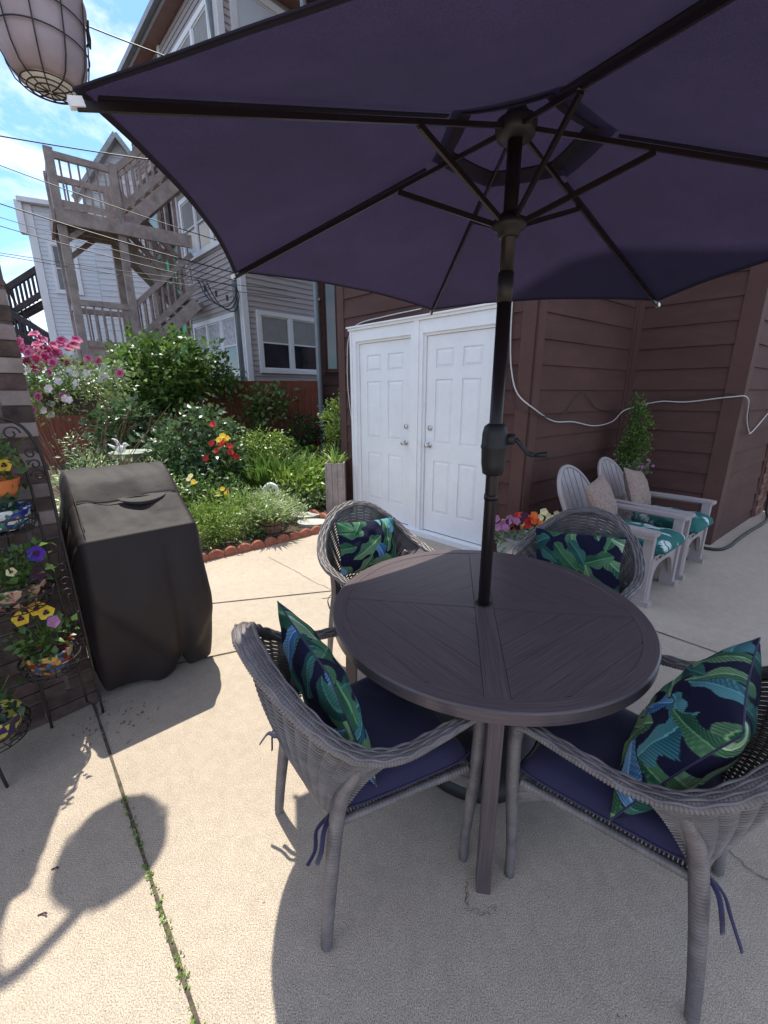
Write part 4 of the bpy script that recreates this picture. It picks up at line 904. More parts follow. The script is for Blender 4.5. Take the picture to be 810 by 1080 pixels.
# tropical print pillows: leaves painted one over another on the cloth
def paint_leaves(S, seed, n=26, scale=1.0, dark=(.012, .010, .036)):
    r = np.random.default_rng(seed); c = np.tile(np.array(dark), (len(S), 1)); w_ = .5
    pal = [((.010, .065, .040), (.13, .30, .14)), ((.016, .09, .05), (.28, .46, .22)), ((.008, .050, .045), (.07, .22, .18)), ((.02, .10, .24), (.28, .50, .72)), ((.012, .09, .12), (.16, .42, .42)), ((.03, .13, .06), (.52, .66, .42))]
    cen = []
    for k in range(n):
        best = None
        for _ in range(12):
            q = r.uniform(-.26, .26, 2); d = min([np.hypot(*(q-e)) for e in cen], default=1)
            if best is None or d > best[0]: best = (d, q)
        cen.append(best[1]); a = r.uniform(0, 2*np.pi); L_ = r.uniform(.15, .24)*scale; hwid = r.uniform(.036, .055)*scale
        lo, hi = pal[r.choice(len(pal), p=[.24, .22, .18, .16, .10, .10])]; lo, hi = np.array(lo), np.array(hi)
        d = S-best[1]; x = (d[:, 0]*np.cos(a)+d[:, 1]*np.sin(a))/L_+.5; bend = r.uniform(-.25, .25); y = -d[:, 0]*np.sin(a)+d[:, 1]*np.cos(a)-bend*L_*(x-.5)**2
        xc = np.clip(x, 0, 1); prof_ = hwid*np.sin(np.pi*xc**.75)**.7; ph = r.uniform(0, 6)
        cut = .80+.20*np.sin(xc*L_/.013*.9+ph+np.sign(y)*1.3)**1; prof_ = prof_*np.where(np.abs(y) > .55*prof_, cut, 1)
        ins = (x > 0) & (x < 1) & (np.abs(y) < prof_)
        vein = .5+.5*np.sin((x*L_-np.abs(y)*.8)*2*np.pi/.0105+ph); g = np.clip(np.abs(y)/(prof_+1e-6), 0, 1)
        side = .35 if r.random() < .5 else -.35
        mixv = np.clip(.16+.75*vein**3*(.35+.65*g)+side*np.sign(y)*.5+.15*np.sin(x*5+ph), 0, 1)[:, None]
        col = lo*(1-mixv)+hi*mixv; col = np.where((np.abs(y) < .0022)[:, None], hi*1.15, col)
        c[ins] = col[ins]
    return np.clip(c, 0, 1)
def pillow(name, label, cat, loc, rz, tilt, W_, H_, T_, seed, m='print', roll=0.0, group=None, painted=True, scale=1.0, nn_=150, dark=(.010, .009, .035), squash=0.0):
    """pillow standing in its own yz plane, leaning back by tilt; loc = centre"""
    t = thing(name, label, cat, loc, rz, group); n = nn_ if painted else 40; g = np.linspace(-1, 1, n); U, Vv = np.meshgrid(g, g, indexing='ij')
    e = np.clip((1-np.abs(U)**2.6)*(1-np.abs(Vv)**2.6), 0, 1)**.55
    y = U*W_/2*(1-.07*(1-Vv**2)); z = Vv*H_/2*(1-.07*(1-U**2)); wr = .006*np.sin(11*U+seed)*np.cos(9*Vv)*e+.010*squash*np.sin(3*U+2*Vv)
    rot = Matrix.Rotation(-tilt, 3, 'Y') @ Matrix.Rotation(roll, 3, 'X'); rm = np.array(rot)
    allv, cols, fs = [], [], []
    for sd, k in ((1, 0), (-1, n*n)):
        P = np.stack([sd*T_/2*e+wr*sd, y, z], -1).reshape(-1, 3)@rm.T; allv.append(P)
        if painted: cols.append(paint_leaves(np.stack([U.ravel()*W_/2, Vv.ravel()*H_/2], 1), seed*2+(sd > 0), 24, scale, dark))
        i, j = np.meshgrid(np.arange(n-1), np.arange(n-1), indexing='ij'); q = np.stack([i*n+j, (i+1)*n+j, (i+1)*n+j+1, i*n+j+1], -1).reshape(-1, 4)+k
        fs.append(q if sd > 0 else q[:, ::-1])
    me = bpy.data.meshes.new('cover'); me.from_pydata(np.vstack(allv).tolist(), [], np.vstack(fs).tolist()); me.update(); me.polygons.foreach_set('use_smooth', [True]*len(me.polygons)); me.materials.append(MT[m])
    if painted:
        ca = me.color_attributes.new('print', 'FLOAT_COLOR', 'POINT'); cc = np.ones((len(me.vertices), 4)); cc[:, :3] = np.vstack(cols)*.9; ca.data.foreach_set('color', cc.ravel())
    o = bpy.data.objects.new('cover', me); COL.objects.link(o); attach(o, t, True)
    P = np.stack([0*y, y, z], -1)@rm.T; ed = np.vstack([P[0, :], P[1:, -1], P[-1, ::-1][1:], P[::-1, 0][1:-1]]); mb = MB(); mb.tube(resample(np.vstack([ed, ed[:1]]), 120)[:-1], .0024, 6, closed=True); mb.build('seam', 'navy' if m == 'print' else m, t, True, local=True)
    return t
def chair_pillow(ci, px, pz, tilt, W_, H_, T_, seed, lb, yaw=0, roll=0, py=0, scale=1.0):
    o, a = CH[ci]; p = cpos(o, a, (px, py, pz)); pillow('tropical_pillow', lb, 'pillow', tuple(p), R(a+yaw), R(tilt), W_, H_, T_, seed, roll=R(roll), group='tropical leaf print pillows on the wicker chairs', scale=scale)
chair_pillow(0, -.135, .685, 17, .44, .44, .13, 3, 'tropical leaf pillow leaning in the wicker chair nearest the grill', yaw=0)
chair_pillow(1, -.10, .665, 26, .50, .46, .17, 5, 'large tropical leaf pillow in the lower right wicker chair', yaw=0, py=.0)
chair_pillow(2, -.165, .70, 16, .42, .30, .12, 8, 'bright sunlit tropical leaf pillow in the chair before the white doors', yaw=6, roll=-6)
chair_pillow(3, -.12, .67, 20, .47, .32, .12, 12, 'shaded tropical leaf pillow in the chair beside the lounge chairs', yaw=0, roll=6)

# ---------------------------------------------------------------- resin lounge chairs
def make_lounge(label, loc, rz):
    t = thing('resin_lounge_chair', label, 'lounge chair', loc, rz, 'taupe resin lounge chairs against the brown house')
    A = 'adir'
    # x = facing direction, front feet at x=.30
    for sy in (1, -1):
        mb = MB(); mb.prism([(.25, .245*sy), (.345, .245*sy), (.345, .30*sy), (.33, .312*sy), (.25, .312*sy)][::sy], 0, .37); mb.prism([(.27, .275*sy), (.335, .275*sy), (.335, .325*sy), (.27, .325*sy)][::sy], .12, .565)
        mb.obox((.31, .285*sy, .02), (.06, 0, 0), (0, .042, 0), (0, 0, .02)); mb.build('front_leg', A, t, local=True)
        mb = MB(); mb.beam((-.42, .25*sy, 0.0), (-.20, .255*sy, .34), .035, .07); mb.build('rear_leg', A, t, local=True)
        mb = MB(); top = [(-.33, .285), (-.30, .325), (.0, .365), (.28, .375), (.345, .365), (.36, .34), (.355, .285), (.34, .268), (.1, .275), (-.25, .262)]
        mb.prism([(x, y*sy) for x, y in top][::-sy], .565, .59); mb.prism([(x*.98, y*sy) for x, y in [(-.3, .318), (.0, .358), (.28, .368), (.345, .358), (.345, .345), (.27, .355), (0, .343), (-.3, .303)]][::-sy], .535, .566); mb.build('armrest', A, t, local=True)
    # apron with slots and arch between the front legs
    mb = MB(); xs = np.linspace(-.245, .245, 29); prof = [(y, .30-.20*max(0, (abs(y)/.245)**4)) for y in xs]
    v = [(.33, y, z) for y, z in prof]+[(.33, y, .335) for y in xs]+[(.30, y, z) for y, z in prof]+[(.30, y, .335) for y in xs]; n = 29; f = []
    for i in range(n-1): f += [(i, i+1, n+i+1, n+i), (2*n+i, 3*n+i, 3*n+i+1, 2*n+i+1), (i, 2*n+i, 2*n+i+1, i+1)]
    mb.add(v, f)
    for i in range(5): y0 = -.20+.10*i-.026; mb.obox((.315, -.20+.10*i+.05*(i < 4)-.0*(i == 4), .35), (.0149, 0, 0), (0, .012 if i < 4 else .006, 0), (0, 0, .0149))
    for sy in (1, -1): mb.obox((.315, sy*.235, .35), (.0149, 0, 0), (0, .012, 0), (0, 0, .0149))
    mb.prism([(.298, -.25), (.338, -.25), (.338, .25), (.298, .25)], .365, .385); mb.build('front_apron', A, t, local=True)
    mb = MB()
    for i in range(6):
        x0 = .30-i*.098; z0 = .375-.018*i**1.1; mb.obox((x0-.043, 0, z0), (.043, 0, -.006), (0, .262, 0), (0, 0, .010))
    mb.build('seat_slat', A, t, local=True)
    # fan back with rounded top: slats separated by gaps
    mb = MB(); nsl = 6; H0, H1 = .27, .915
    def bp_(y, h): return V(-.235-.30*(h-.27)/.7-.03*(1-(y/.28)**2), y, h)
    def toph(y): return H1-.30*(1-math.sqrt(max(0, 1-(y/.275)**2)))
    def botw(h): return .75+.25*min(1, (h-.27)/.35)
    for i in range(nsl):
        y0 = -.255+.51*i/nsl; y1 = y0+.51/nsl; g_ = .006; ya, yb = y0+g_, y1-g_; rows = []
        slot0, slot1 = .50, .86-.35*((y0+y1)/2/.27)**2
        for h_ in np.linspace(0, 1, 12):
            row = []
            for y in (ya, (ya+yb)/2, yb):
                h = H0+(toph(y)-H0)*h_; row.append(bp_(y*botw(h), h))
            rows.append(row)
        rows = np.array(rows); mb.grid(rows); mb.grid((rows+V(-.02, 0, 0))[:, ::-1]); 
        for e in (0, 2):
            q = np.stack([rows[:, e], rows[:, e]+V(-.02, 0, 0)], 1); mb.grid(q if e == 0 else q[:, ::-1])
    rimp = [bp_(y*botw(toph(y)), toph(y)) for y in np.linspace(-.258, .258, 41)]
    lp = [bp_(-.255*botw(h), h) for h in np.linspace(.27, toph(-.258)-.02, 8)]; rp = [bp_(.255*botw(h), h) for h in np.linspace(toph(.258)-.02, .27, 8)]
    mb.build('slatted_back', A, t, local=True)
    mb = MB(); mb.tube(np.array(lp+rimp+rp)+V(-.008, 0, 0), .019, 8, flat=1); mb.beam(bp_(-.24, .50)+V(-.022, 0, 0), bp_(.24, .50)+V(-.022, 0, 0), .02, .08); mb.beam(bp_(-.20, .33)+V(-.022, 0, 0), bp_(.20, .33)+V(-.022, 0, 0), .02, .10); mb.build('back_frame', A, t, True, local=True)
    return t
LA = R(-51); fa, fb = V(1.96, 2.873), V(2.40, 3.234); LF = V(math.cos(LA), math.sin(LA))
la = (fa+fb)/2-LF*.31+V(0, 0); fb1, fb2 = V(2.553, 3.367), V(2.98, 3.70); lb_ = (fb1+fb2)/2-LF*.31
l1 = make_lounge('taupe resin lounge chair nearer the table, its near side hidden by a wicker chair', (*la, 0), LA)
l2 = dup(l1, (*lb_, 0), LA+R(1), 'taupe resin lounge chair farther from the table beside the potted evergreen')
def lpoly(u, v): return .125+.27*u*(1-.05*abs(v)**6), v*.25*(1-.06*abs(u)**6)
def leafcush(label, loc):
    t = cushion('leaf_print_cushion', label, 'cushion', loc, LA, lpoly, .11, .385, 'print', 'green leaf print cushions on the lounge chairs', n=70, wav=.006)
    me = [c for c in t.children if c.name.startswith('pad')][0].data
    co = np.zeros(len(me.vertices)*3); me.vertices.foreach_get('co', co); co = co.reshape(-1, 3); S = np.stack([co[:, 0]-.22+co[:, 2]*1.0, co[:, 1]], 1)
    r = np.random.default_rng(int(loc[0]*100)); c = np.tile(np.array((.025, .12, .11)), (len(S), 1))
    for k in range(48):
        q = r.uniform(-.32, .32, 2); a = r.uniform(0, 6.28); d = S-q; x = (d[:, 0]*np.cos(a)+d[:, 1]*np.sin(a))/.13+.5; y = -d[:, 0]*np.sin(a)+d[:, 1]*np.cos(a); pf = .034*np.sin(np.pi*np.clip(x, 0, 1))**.8*(.55+.45*np.sin(x*30)**2)
        ins = (x > 0) & (x < 1) & (np.abs(y) < pf); wv_ = (np.abs(y) > .003)[:, None]; c = np.where(ins[:, None] & wv_, np.array((.55, .62, .60)) if k % 3 else np.array((.07, .22, .20)), c)
    for ch_ in t.children:
        m_ = ch_.data; ca = m_.color_attributes.new('print', 'FLOAT_COLOR', 'POINT'); cc = np.ones((len(m_.vertices), 4)); cc[:, :3] = c if ch_.data == me else np.array((.025, .12, .11)); ca.data.foreach_set('color', cc.ravel())
leafcush('green and white leaf cushion on the lounge chair nearer the table', (la[0], la[1])); leafcush('green and white leaf cushion on the lounge chair beside the potted evergreen', (lb_[0], lb_[1]))
for o_, lb2, s in ((la, 'beige knit pillow on the lounge chair nearer the table', 21), (lb_, 'beige knit pillow on the lounge chair beside the potted evergreen', 22)):
    p = place(np.array((-.20, .0, .66)), (o_[0], o_[1], 0), LA); pillow('knit_pillow', lb2, 'pillow', tuple(p), LA+R(4), R(24), .44, .40, .14, s, m='knit', painted=False, group='beige knit pillows on the lounge chairs', roll=R(8 if s == 21 else -12))

# ---------------------------------------------------------------- covered grill
GU = nrm(V(.376, .329)); GB = V(-GU[1], GU[0])          # along the front edge (to the right), and backwards
G0g = V(-1.385, 1.775); GW = .53
def gp(u, b, z, sk=0.0): q = G0g+GU*u+GB*b; return V(q[0], q[1], z)
gr = thing('covered_grill', 'barbecue grill under a dark brown fabric cover beside the plant stand', 'grill', tuple(gp(GW/2, .3, 0)))
secs = []
prof = [(.075, .008), (.05, .12), (.02, .30), (-.005, .50), (.0, .68), (.0, .84), (.001, .885), (.004, .900), (.030, .914), (.12, .965), (.20, 1.015), (.225, 1.028), (.24, 1.045), (.32, 1.115), (.40, 1.155), (.48, 1.17), (.56, 1.155), (.63, 1.10), (.67, 1.0), (.68, .85), (.685, .6), (.69, .35), (.68, .01)]
pr_ = catmull([(b, 0, z) for b, z in prof], 8)[:, [0, 2]]
nu = 110
for j in range(nu+1):
    u = j/nu; e = min(u, 1-u)/.07; rnd_e = 0 if e >= 1 else (1-math.sqrt(max(0, 1-(1-e)**2))); row = []
    for i, (b, z) in enumerate(pr_):
        x = GW*u; top_ = max(0, (z-.93)/.25); cb = .34
        zz = z-rnd_e*(.035+.12*top_); bb = b+(cb-b)*rnd_e*.16
        if b < .3 and z < .88:                                # front face: bulge and gathered folds towards the bottom centre
            f = (1-z/.88); dl_ = f-(.30+.62*u/.70) if u < .70 else f-(.92-.35*(u-.70)/.30); bb += .035/(1+math.exp(-dl_*38)); bb += .008*math.sin((abs(u-.70)*16+z*11))*f*1.0; bb -= .030*math.sin(math.pi*min(1, f*1.05))+.02*f*math.sin(3*math.pi*abs(u-.66))*1.2
            x = x+(.045*f*math.sin(math.pi*f))*(1 if u > .5 else -.55)*abs(2*u-1)
            bb += .022*f*math.exp(-((u-.70)/.07)**2)*2
        bb -= .009*math.sin(15*u+9*z+2*math.sin(5*u))*max(0, (z-.95)*4)*(1 if b < .4 else 0); zz += .003*math.sin(25*u+17*b)*(z > .92)
        if .96 < z < 1.11 and b < .42: zz += .012*math.sin(9*u+1)*math.sin((z-.95)*20)
        lo_ = .012+.03*abs(u-.55)*2+.006*math.sin(23*u)+.10*math.exp(-((u-.70)/.035)**2) if b < .3 else .012
        zz = max(zz, lo_) if z < .2 else zz
        row.append(gp(x, bb, zz))
    secs.append(row)
S_ = np.array(secs); mb = MB(); mb.grid(S_)
for j, sg in ((0, -1), (nu, 1)):                              # side faces with rounded shoulders and soft folds
    ring = S_[j]; cen = ring.mean(0); rows = [ring]
    for q in np.linspace(.12, 1, 9):
        zc = ring*(1-q)+np.array([*(gp(GW*(j/nu), .34, 0)[:2]), 0])*q; zc[:, 2] = ring[:, 2]*(1-q)+q*.55; off = GU*sg*(.028*math.sin(min(1, q*3)*math.pi/2)); zc[:, 0] += off[0]; zc[:, 1] += off[1]
        fold = .008*np.sin(np.arange(len(ring))*.35+q*4)*math.sin(math.pi*q); zc[:, 0] += GU[0]*fold*sg; zc[:, 1] += GU[1]*fold*sg; rows.append(zc)
    mb.grid(rows if sg < 0 else rows[::-1])
cov = mb.build('cover', 'cover', gr, True)
mb = MB(); 
zz_ = 1.035
P = [gp(GW*u, .222-.012*math.exp(-((u-.62)/.2)**2), 1.034+.004*math.sin(14*u)) for u in np.linspace(.06, .93, 24)]; mb.tube(P, .003, 5); 
P = [gp(GW*.07, .03+.3*t, .93+.17*t+.012) for t in np.linspace(0, 1, 10)]; mb.tube(P, .0025, 5); mb.build('seam', 'cover', cov, True)
mb = MB(); rows = []
for i, u in enumerate(np.linspace(.40, .84, 22)):
    s_ = math.sin(math.pi*i/21)**.6; rows.append([gp(GW*u, .226, 1.038), gp(GW*u, .222-.02*s_, 1.036-.008*s_+.004), gp(GW*u, .222-.050*s_, 1.036-.026*s_+.010*s_), gp(GW*u, .222-.066*s_, 1.036-.036*s_+.016*s_), gp(GW*u, .222-.064*s_, 1.036-.044*s_+.010*s_)])
mb.grid(rows); mb.build('handle_flap', 'cover', cov, True)
mb = MB(); mb.box((*gp(GW*.5, .40, 0)[:2], .3), (.36, .38, .5), math.atan2(GU[1], GU[0])); mb.build('grill_cart', 'metal_black', gr)

# ---------------------------------------------------------------- plant stand
ps = thing('iron_plant_stand', 'scrolled wrought iron plant stand holding pots of pansies by the brick wall', 'plant stand', (-1.5, 1.6, 0))
mb = MB()
def sw(pts, r_=.006, k=6): mb.tube(catmull(pts, k), r_, 6)
outer = [(-1.62, 1.66, 1.475), (-1.555, 1.72, 1.465), (-1.50, 1.755, 1.43), (-1.465, 1.77, 1.35), (-1.447, 1.77, 1.234), (-1.443, 1.768, .943), (-1.435, 1.765, .596), (-1.43, 1.76, .30), (-1.427, 1.76, .0)]
inner = [(-1.60, 1.65, 1.40), (-1.54, 1.69, 1.37), (-1.50, 1.715, 1.30), (-1.487, 1.72, 1.185), (-1.485, 1.72, 1.005), (-1.475, 1.72, .782), (-1.468, 1.72, .45), (-1.462, 1.72, .10)]
sw(outer, .0065); sw(inner, .0055)
sw([(-1.462, 1.72, .10), (-1.445, 1.74, .07), (-1.43, 1.76, .09)], .005)
mb.build('side_frame', 'iron', ps, True)
def spiral(c, r_, dirn, turns=1.15, flip=1, n=20):
    c = V(*c); d = nrm(dirn); P = []
    for i in range(n):
        a = turns*2*math.pi*i/(n-1); q = r_*(1-.72*i/(n-1)); P.append(c+d*q*math.cos(a)*flip+V(0, 0, q*math.sin(a)))
    return P
fd = (.5, .55, 0)
for c, r_, fl in (((-1.475, 1.745, 1.315), .024, 1), ((-1.468, 1.745, 1.27), .022, -1), ((-1.52, 1.725, 1.40), .03, 1), ((-1.462, 1.745, 1.225), .026, -1), ((-1.455, 1.742, .80), .024, -1), ((-1.453, 1.742, .735), .022, 1), ((-1.45, 1.742, .68), .022, -1), ((-1.447, 1.742, .40), .020, 1)):
    mb = MB(); mb.tube(spiral(c, r_, fd, flip=fl), .0035, 5); mb.build('scroll', 'iron', ps, True)
mb = MB(); sw([(-1.455, 1.742, .66), (-1.452, 1.742, .55), (-1.450, 1.742, .42)], .0035)
sw([(-1.443, 1.768, .943), (-1.452, 1.745, .87), (-1.458, 1.742, .82)], .0035); mb.build('scroll_bar', 'iron', ps, True)
tiers = [((-1.52, 1.60, 1.085), .10), ((-1.535, 1.585, .76), .125), ((-1.475, 1.60, .44), .11), ((-1.60, 1.40, .25), .12)]
for c, r_ in tiers:
    mb = MB(); a = np.linspace(0, 2*math.pi, 40, endpoint=False)
    for rr2, dz in ((r_, .0), (r_*.96, -.035), (r_*.85, -.062)): mb.tube(np.c_[c[0]+rr2*np.cos(a), c[1]+rr2*np.sin(a), np.full(40, c[2]+dz)], .004 if dz == 0 else .0028, 5, closed=True)
    for i in range(16):
        t_ = 2*math.pi*i/16; mb.tube([(c[0]+q*math.cos(t_), c[1]+q*math.sin(t_), c[2]+dz) for q, dz in ((r_, 0), (r_*.96, -.035), (r_*.85, -.062), (.0, -.066))], .0025, 4)
    mb.build('basket_shelf', 'iron', ps, True)
for P in ([(-1.59, 1.46, .25), (-1.60, 1.38, .20), (-1.565, 1.345, .10), (-1.552, 1.344, .0)], [(-1.72, 1.62, 1.45), (-1.74, 1.5, .8), (-1.75, 1.45, .0)], [(-1.60, 1.68, 1.1), (-1.61, 1.66, .5), (-1.61, 1.66, 0)]):
    mb = MB(); sw(P, .006); mb.build('leg', 'iron', ps, True)
def pot(name, c, r_, h, m): 
    mb = MB(); c = V(*c); mb.lathe([(r_*.70, 0), (r_*.92, h*.4), (r_, h*.9), (r_*1.05, h), (r_*.95, h), (r_*.88, h*.8), (.01, h*.78)], c, 28)
    return mb
def potted(kind, label, cat, c, r_, h, m, leafm, nleaf, lr, lh, leafsize, fl):
    """pot > soil; foliage and flowers are parts"""
    t = thing(kind, label, cat, tuple(c)); pot('pot', c, r_, h, m).build('pot', m, t, True); c = V(*c)
    bl = [(c[0], c[1], c[2]+h+lh*.35, lr, lr, lh*.6)]; bush(t, bl, nleaf, leafsize, leafm, per=5, spread=.025, ratio=.6, shell=.2, up=.7)
    mb = MB()
    for i in range(14):
        a = rnd.random()*6.28; q = lr*rnd.random()**.5; tip = c+V(q*math.cos(a), q*math.sin(a), h+lh*rnd.uniform(.5, 1)); mb.tube([c+V(q*.3*math.cos(a), q*.3*math.sin(a), h*.8), (c+tip)/2+V(0, 0, h*.5), tip], .0018, 4)
    mb.build('stem', 'lf_mid', t)
    for m_, pts_, rad_ in fl:
        P = [V(*q) for q in pts_]; N_ = [V(-q[0]*.5+nr.normal()*.2, -q[1]+.2*nr.normal(), .75) for q in P]
        flowers('flower', m_, t, P, N_, rad_, 5, 1.1)
        if m_ in ('pet_yellow', 'pet_violet', 'pet_orange', 'pet_cream'): flowers('flower_eye', 'pet_dark', t, [p+nrm(n_)*.004 for p, n_ in zip(P, N_)], N_, rad_*.42, 3, .8)
    return t
potted('potted_pansies', 'pale flowering plant with a violet bloom in an orange rimmed pot on the top shelf', 'potted plant', (-1.53, 1.60, 1.165), .085, .07, 'potorange', 'lf_mid', 190, .085, .19, .034, [('pet_violet', [(-1.515, 1.56, 1.375)], .038), ('pet_yellow', [(-1.465, 1.60, 1.29)], .028), ('pet_cream', [(-1.50, 1.57, 1.30), (-1.49, 1.60, 1.33), (-1.53, 1.55, 1.27)], .016)])
potted('blue_glazed_pot', 'blue and white glazed pot with trailing green leaves under the orange rimmed pot', 'pot', (-1.53, 1.60, 1.035), .098, .085, 'potblue', 'lf_dark', 60, .09, .05, .03, [])
potted('potted_pansies', 'pink floral pot with a big violet pansy and leafy stems on the second shelf', 'potted plant', (-1.535, 1.585, .71), .105, .095, 'potpink', 'lf_mid', 230, .12, .14, .036, [('pet_violet', [(-1.425, 1.60, .925)], .036), ('pet_dark', [(-1.43, 1.59, .84)], .032), ('pet_cream', [(-1.49, 1.54, .87)], .02)])
potted('potted_pansies', 'mosaic glazed pot of yellow pansies on the third shelf', 'potted plant', (-1.475, 1.60, .385), .092, .10, 'potmix', 'lf_mid', 180, .10, .14, .034, [('pet_yellow', [(-1.43, 1.585, .665), (-1.465, 1.585, .685), (-1.53, 1.57, .645)], .034), ('pet_lilac', [(-1.395, 1.57, .63)], .028), ('pet_violet', [(-1.405, 1.575, .635)], .022)])
potted('potted_pansies', 'yellow striped pot with violet flowers on the lowest shelf at the left edge', 'potted plant', (-1.60, 1.40, .20), .10, .10, 'potyellow', 'lf_dark', 90, .10, .14, .036, [('pet_yellow', [(-1.555, 1.38, .44), (-1.60, 1.36, .50)], .028), ('pet_violet', [(-1.585, 1.37, .36), (-1.60, 1.35, .38)], .04)])


# ---------------------------------------------------------------- garden edging, stepping stones, small ornaments
path = resample(np.array([(-2.1, 3.37, 0), (-1.76, 3.74, 0), (-1.53, 3.93, 0), (-1.28, 4.13, 0), (-1.0, 4.385, 0), (-.72, 4.64, 0), (-.63, 4.74, 0)]), 200)
def edge_piece(a, b):
    a, b = V(*a), V(*b); d = nrm(b-a); L_ = np.linalg.norm(b-a); s_ = V(-d[1], d[0], 0); mb = MB(); n = 12; F, Bk = [], []
    for i in range(n+1):
        t = i/n; z = .045+.045*math.sin(math.pi*t)**.7; F.append(a+d*L_*t+V(0, 0, z)); Bk.append(z)
    sec = lambda o_: [p+s_*o_ for p in F]
    lo1 = [V(p[0], p[1], -.01)-s_*.022 for p in F]; lo2 = [V(p[0], p[1], -.01)+s_*.022 for p in F]; md1 = [p-s_*.022-V(0, 0, .010) for p in F]; md2 = [p+s_*.022-V(0, 0, .010) for p in F]
    up1 = [p-s_*.010 for p in F]; up2 = [p+s_*.010 for p in F]; mb.grid([lo1, md1, up1, up2, md2, lo2])
    for k_ in (0, n): mb.add([q[k_] for q in (lo1, md1, up1, up2, md2, lo2)], [tuple(range(6))])
    return mb
npc = 14
for i in range(npc):
    a, b = path[int(i*199/npc)], path[int((i+1)*199/npc)]; d = nrm(b-a)
    o = edge_piece(a+d*.002, b-d*.002).build('garden_edging', 'terracotta', None, True)
    od = ['first', 'second', 'third', 'fourth', 'fifth', 'sixth', 'seventh', 'eighth', 'ninth', 'tenth', 'eleventh', 'twelfth', 'thirteenth', 'last'][i]
    tag(o, od+' scalloped terracotta edging piece counting from the grill cover to the right', 'edging', 'scalloped edging pieces along the flower bed front')
for i, (a, b) in enumerate(zip([(-.62, 4.80, .02), (-.70, 4.98, .02), (-.83, 5.15, .02)], [(-.69, 4.96, .02), (-.82, 5.13, .02), (-.98, 5.26, .02)])):
    o = edge_piece(a, b).build('garden_edging', 'terracotta', None, True); tag(o, ['nearest', 'middle', 'farthest'][i]+' scalloped terracotta piece of the short row beside the stepping stones', 'edging', 'scalloped edging pieces beside the stepping stones')
for i, (x, y, r_, lb) in enumerate([(-.86, 4.80, .17, 'large pale stepping stone just behind the terracotta edging'), (-1.02, 5.12, .16, 'second stepping stone farther into the flower bed'), (-1.30, 5.45, .15, 'third stepping stone half hidden by leaves')]):
    P = [(x+r_*1.15*math.cos(a)*(1+.12*math.sin(3*a+i)), y+r_*.85*math.sin(a)*(1+.1*math.cos(2*a+i))) for a in np.linspace(0, 2*math.pi, 11)[:-1]]
    mb = MB(); mb.prism(P, .02, .075-.002*i); tag(mb.build('stepping_stone', 'flag'), lb, 'stepping stone', 'stepping stones in the flower bed')

# half-barrel planter with variegated grass
t = thing('barrel_planter', 'small wooden half-barrel planter with pale variegated leaves at the bed edge', 'planter', (-1.27, 4.47, .03)); c = V(-1.27, 4.47, .03)
mb = MB()
for i in range(16):
    a = 2*math.pi*i/16; q = V(math.cos(a), math.sin(a), 0); tn = V(-math.sin(a), math.cos(a), 0)
    mb.obox(c+q*.098+V(0, 0, .08), q*.009+V(0, 0, 0), tn*.0185, V(0, 0, .08)+q*.012)
mb.build('barrel_stave', 'barrel', t)
mb = MB()
for z, r_ in ((.035, .105), (.13, .122)): a = np.linspace(0, 2*math.pi, 32, endpoint=False); mb.tube(np.c_[c[0]+r_*np.cos(a), c[1]+r_*np.sin(a), np.full(32, c[2]+z)], .005, 5, closed=True)
mb.lathe([(.10, .14), (.01, .145)], c, 20, cap=False); mb.build('barrel_hoop', 'iron', t)
def grassy(parent, c, n, ln, r_, m, wd=.05, name='foliage', lean=.9, h0=0):
    a = nr.random(n)*2*np.pi; q = r_*np.sqrt(nr.random(n)); P = np.stack([c[0]+q*np.cos(a), c[1]+q*np.sin(a), np.full(n, c[2]+h0)], 1)
    D_ = np.stack([np.cos(a)*lean*nr.random(n), np.sin(a)*lean*nr.random(n), 1+0*a], 1); D_ += nr.normal(size=D_.shape)*.15
    L_ = ln*(.6+.6*nr.random(n)); V_, F_ = [], []; mb = MB()
    for p, d, l in zip(P, D_, L_):
        d = nrm(d); s_ = nrm(np.cross(d, (0, 0, 1.0))+nr.normal(size=3)*.2); w_ = wd*l*.5; hz = V(d[0], d[1], 0)
        pts_ = [p, p+d*l*.35+hz*l*.02, p+d*l*.68+hz*l*.12, p+d*l*.9+hz*l*.32-V(0, 0, l*.07)]; ws = [w_*.7, w_, w_*.8, .0005]
        mb.grid([[q_-s_*w2, q_+s_*w2] for q_, w2 in zip(pts_, ws)])
    return mb.build(name, m, parent)
grassy(t, (c[0], c[1], c[2]+.13), 210, .30, .09, 'lf_pale', .09, lean=1.5)
bush(t, [(c[0], c[1], .42, .20, .20, .16)], 420, .045, 'lf_pale', per=6, spread=.03, ratio=.3)

# swan planter
t = thing('swan_ornament', 'white plaster swan with curved neck standing in the flower bed', 'garden ornament', (-1.43, 5.2, .03)); c = V(-1.43, 5.2, 0.0)
mb = MB(); mb.ball(c+V(.03, .05, .17), .10, 12, (1, 1.5, .9)); mb.build('body', 'swan', t, True)
mb = MB(); P = catmull([c+V(-.045, -.02, .20), c+V(-.085, -.03, .30), c+V(-.075, -.035, .40), c+V(-.01, -.04, .455), c+V(.06, -.045, .43), c+V(.085, -.05, .36), c+V(.08, -.055, .32)], 6); mb.tube(P, np.interp(np.linspace(0, 1, len(P)), [0, .4, .75, .9, 1], [.040, .028, .026, .036, .016]), 12); mb.build('neck_and_head', 'swan', t, True)
mb = MB(); mb.tube([c+V(.08, -.055, .325), c+V(.078, -.062, .27)], [.014, .003], 8); mb.build('beak', 'potorange', t, True)

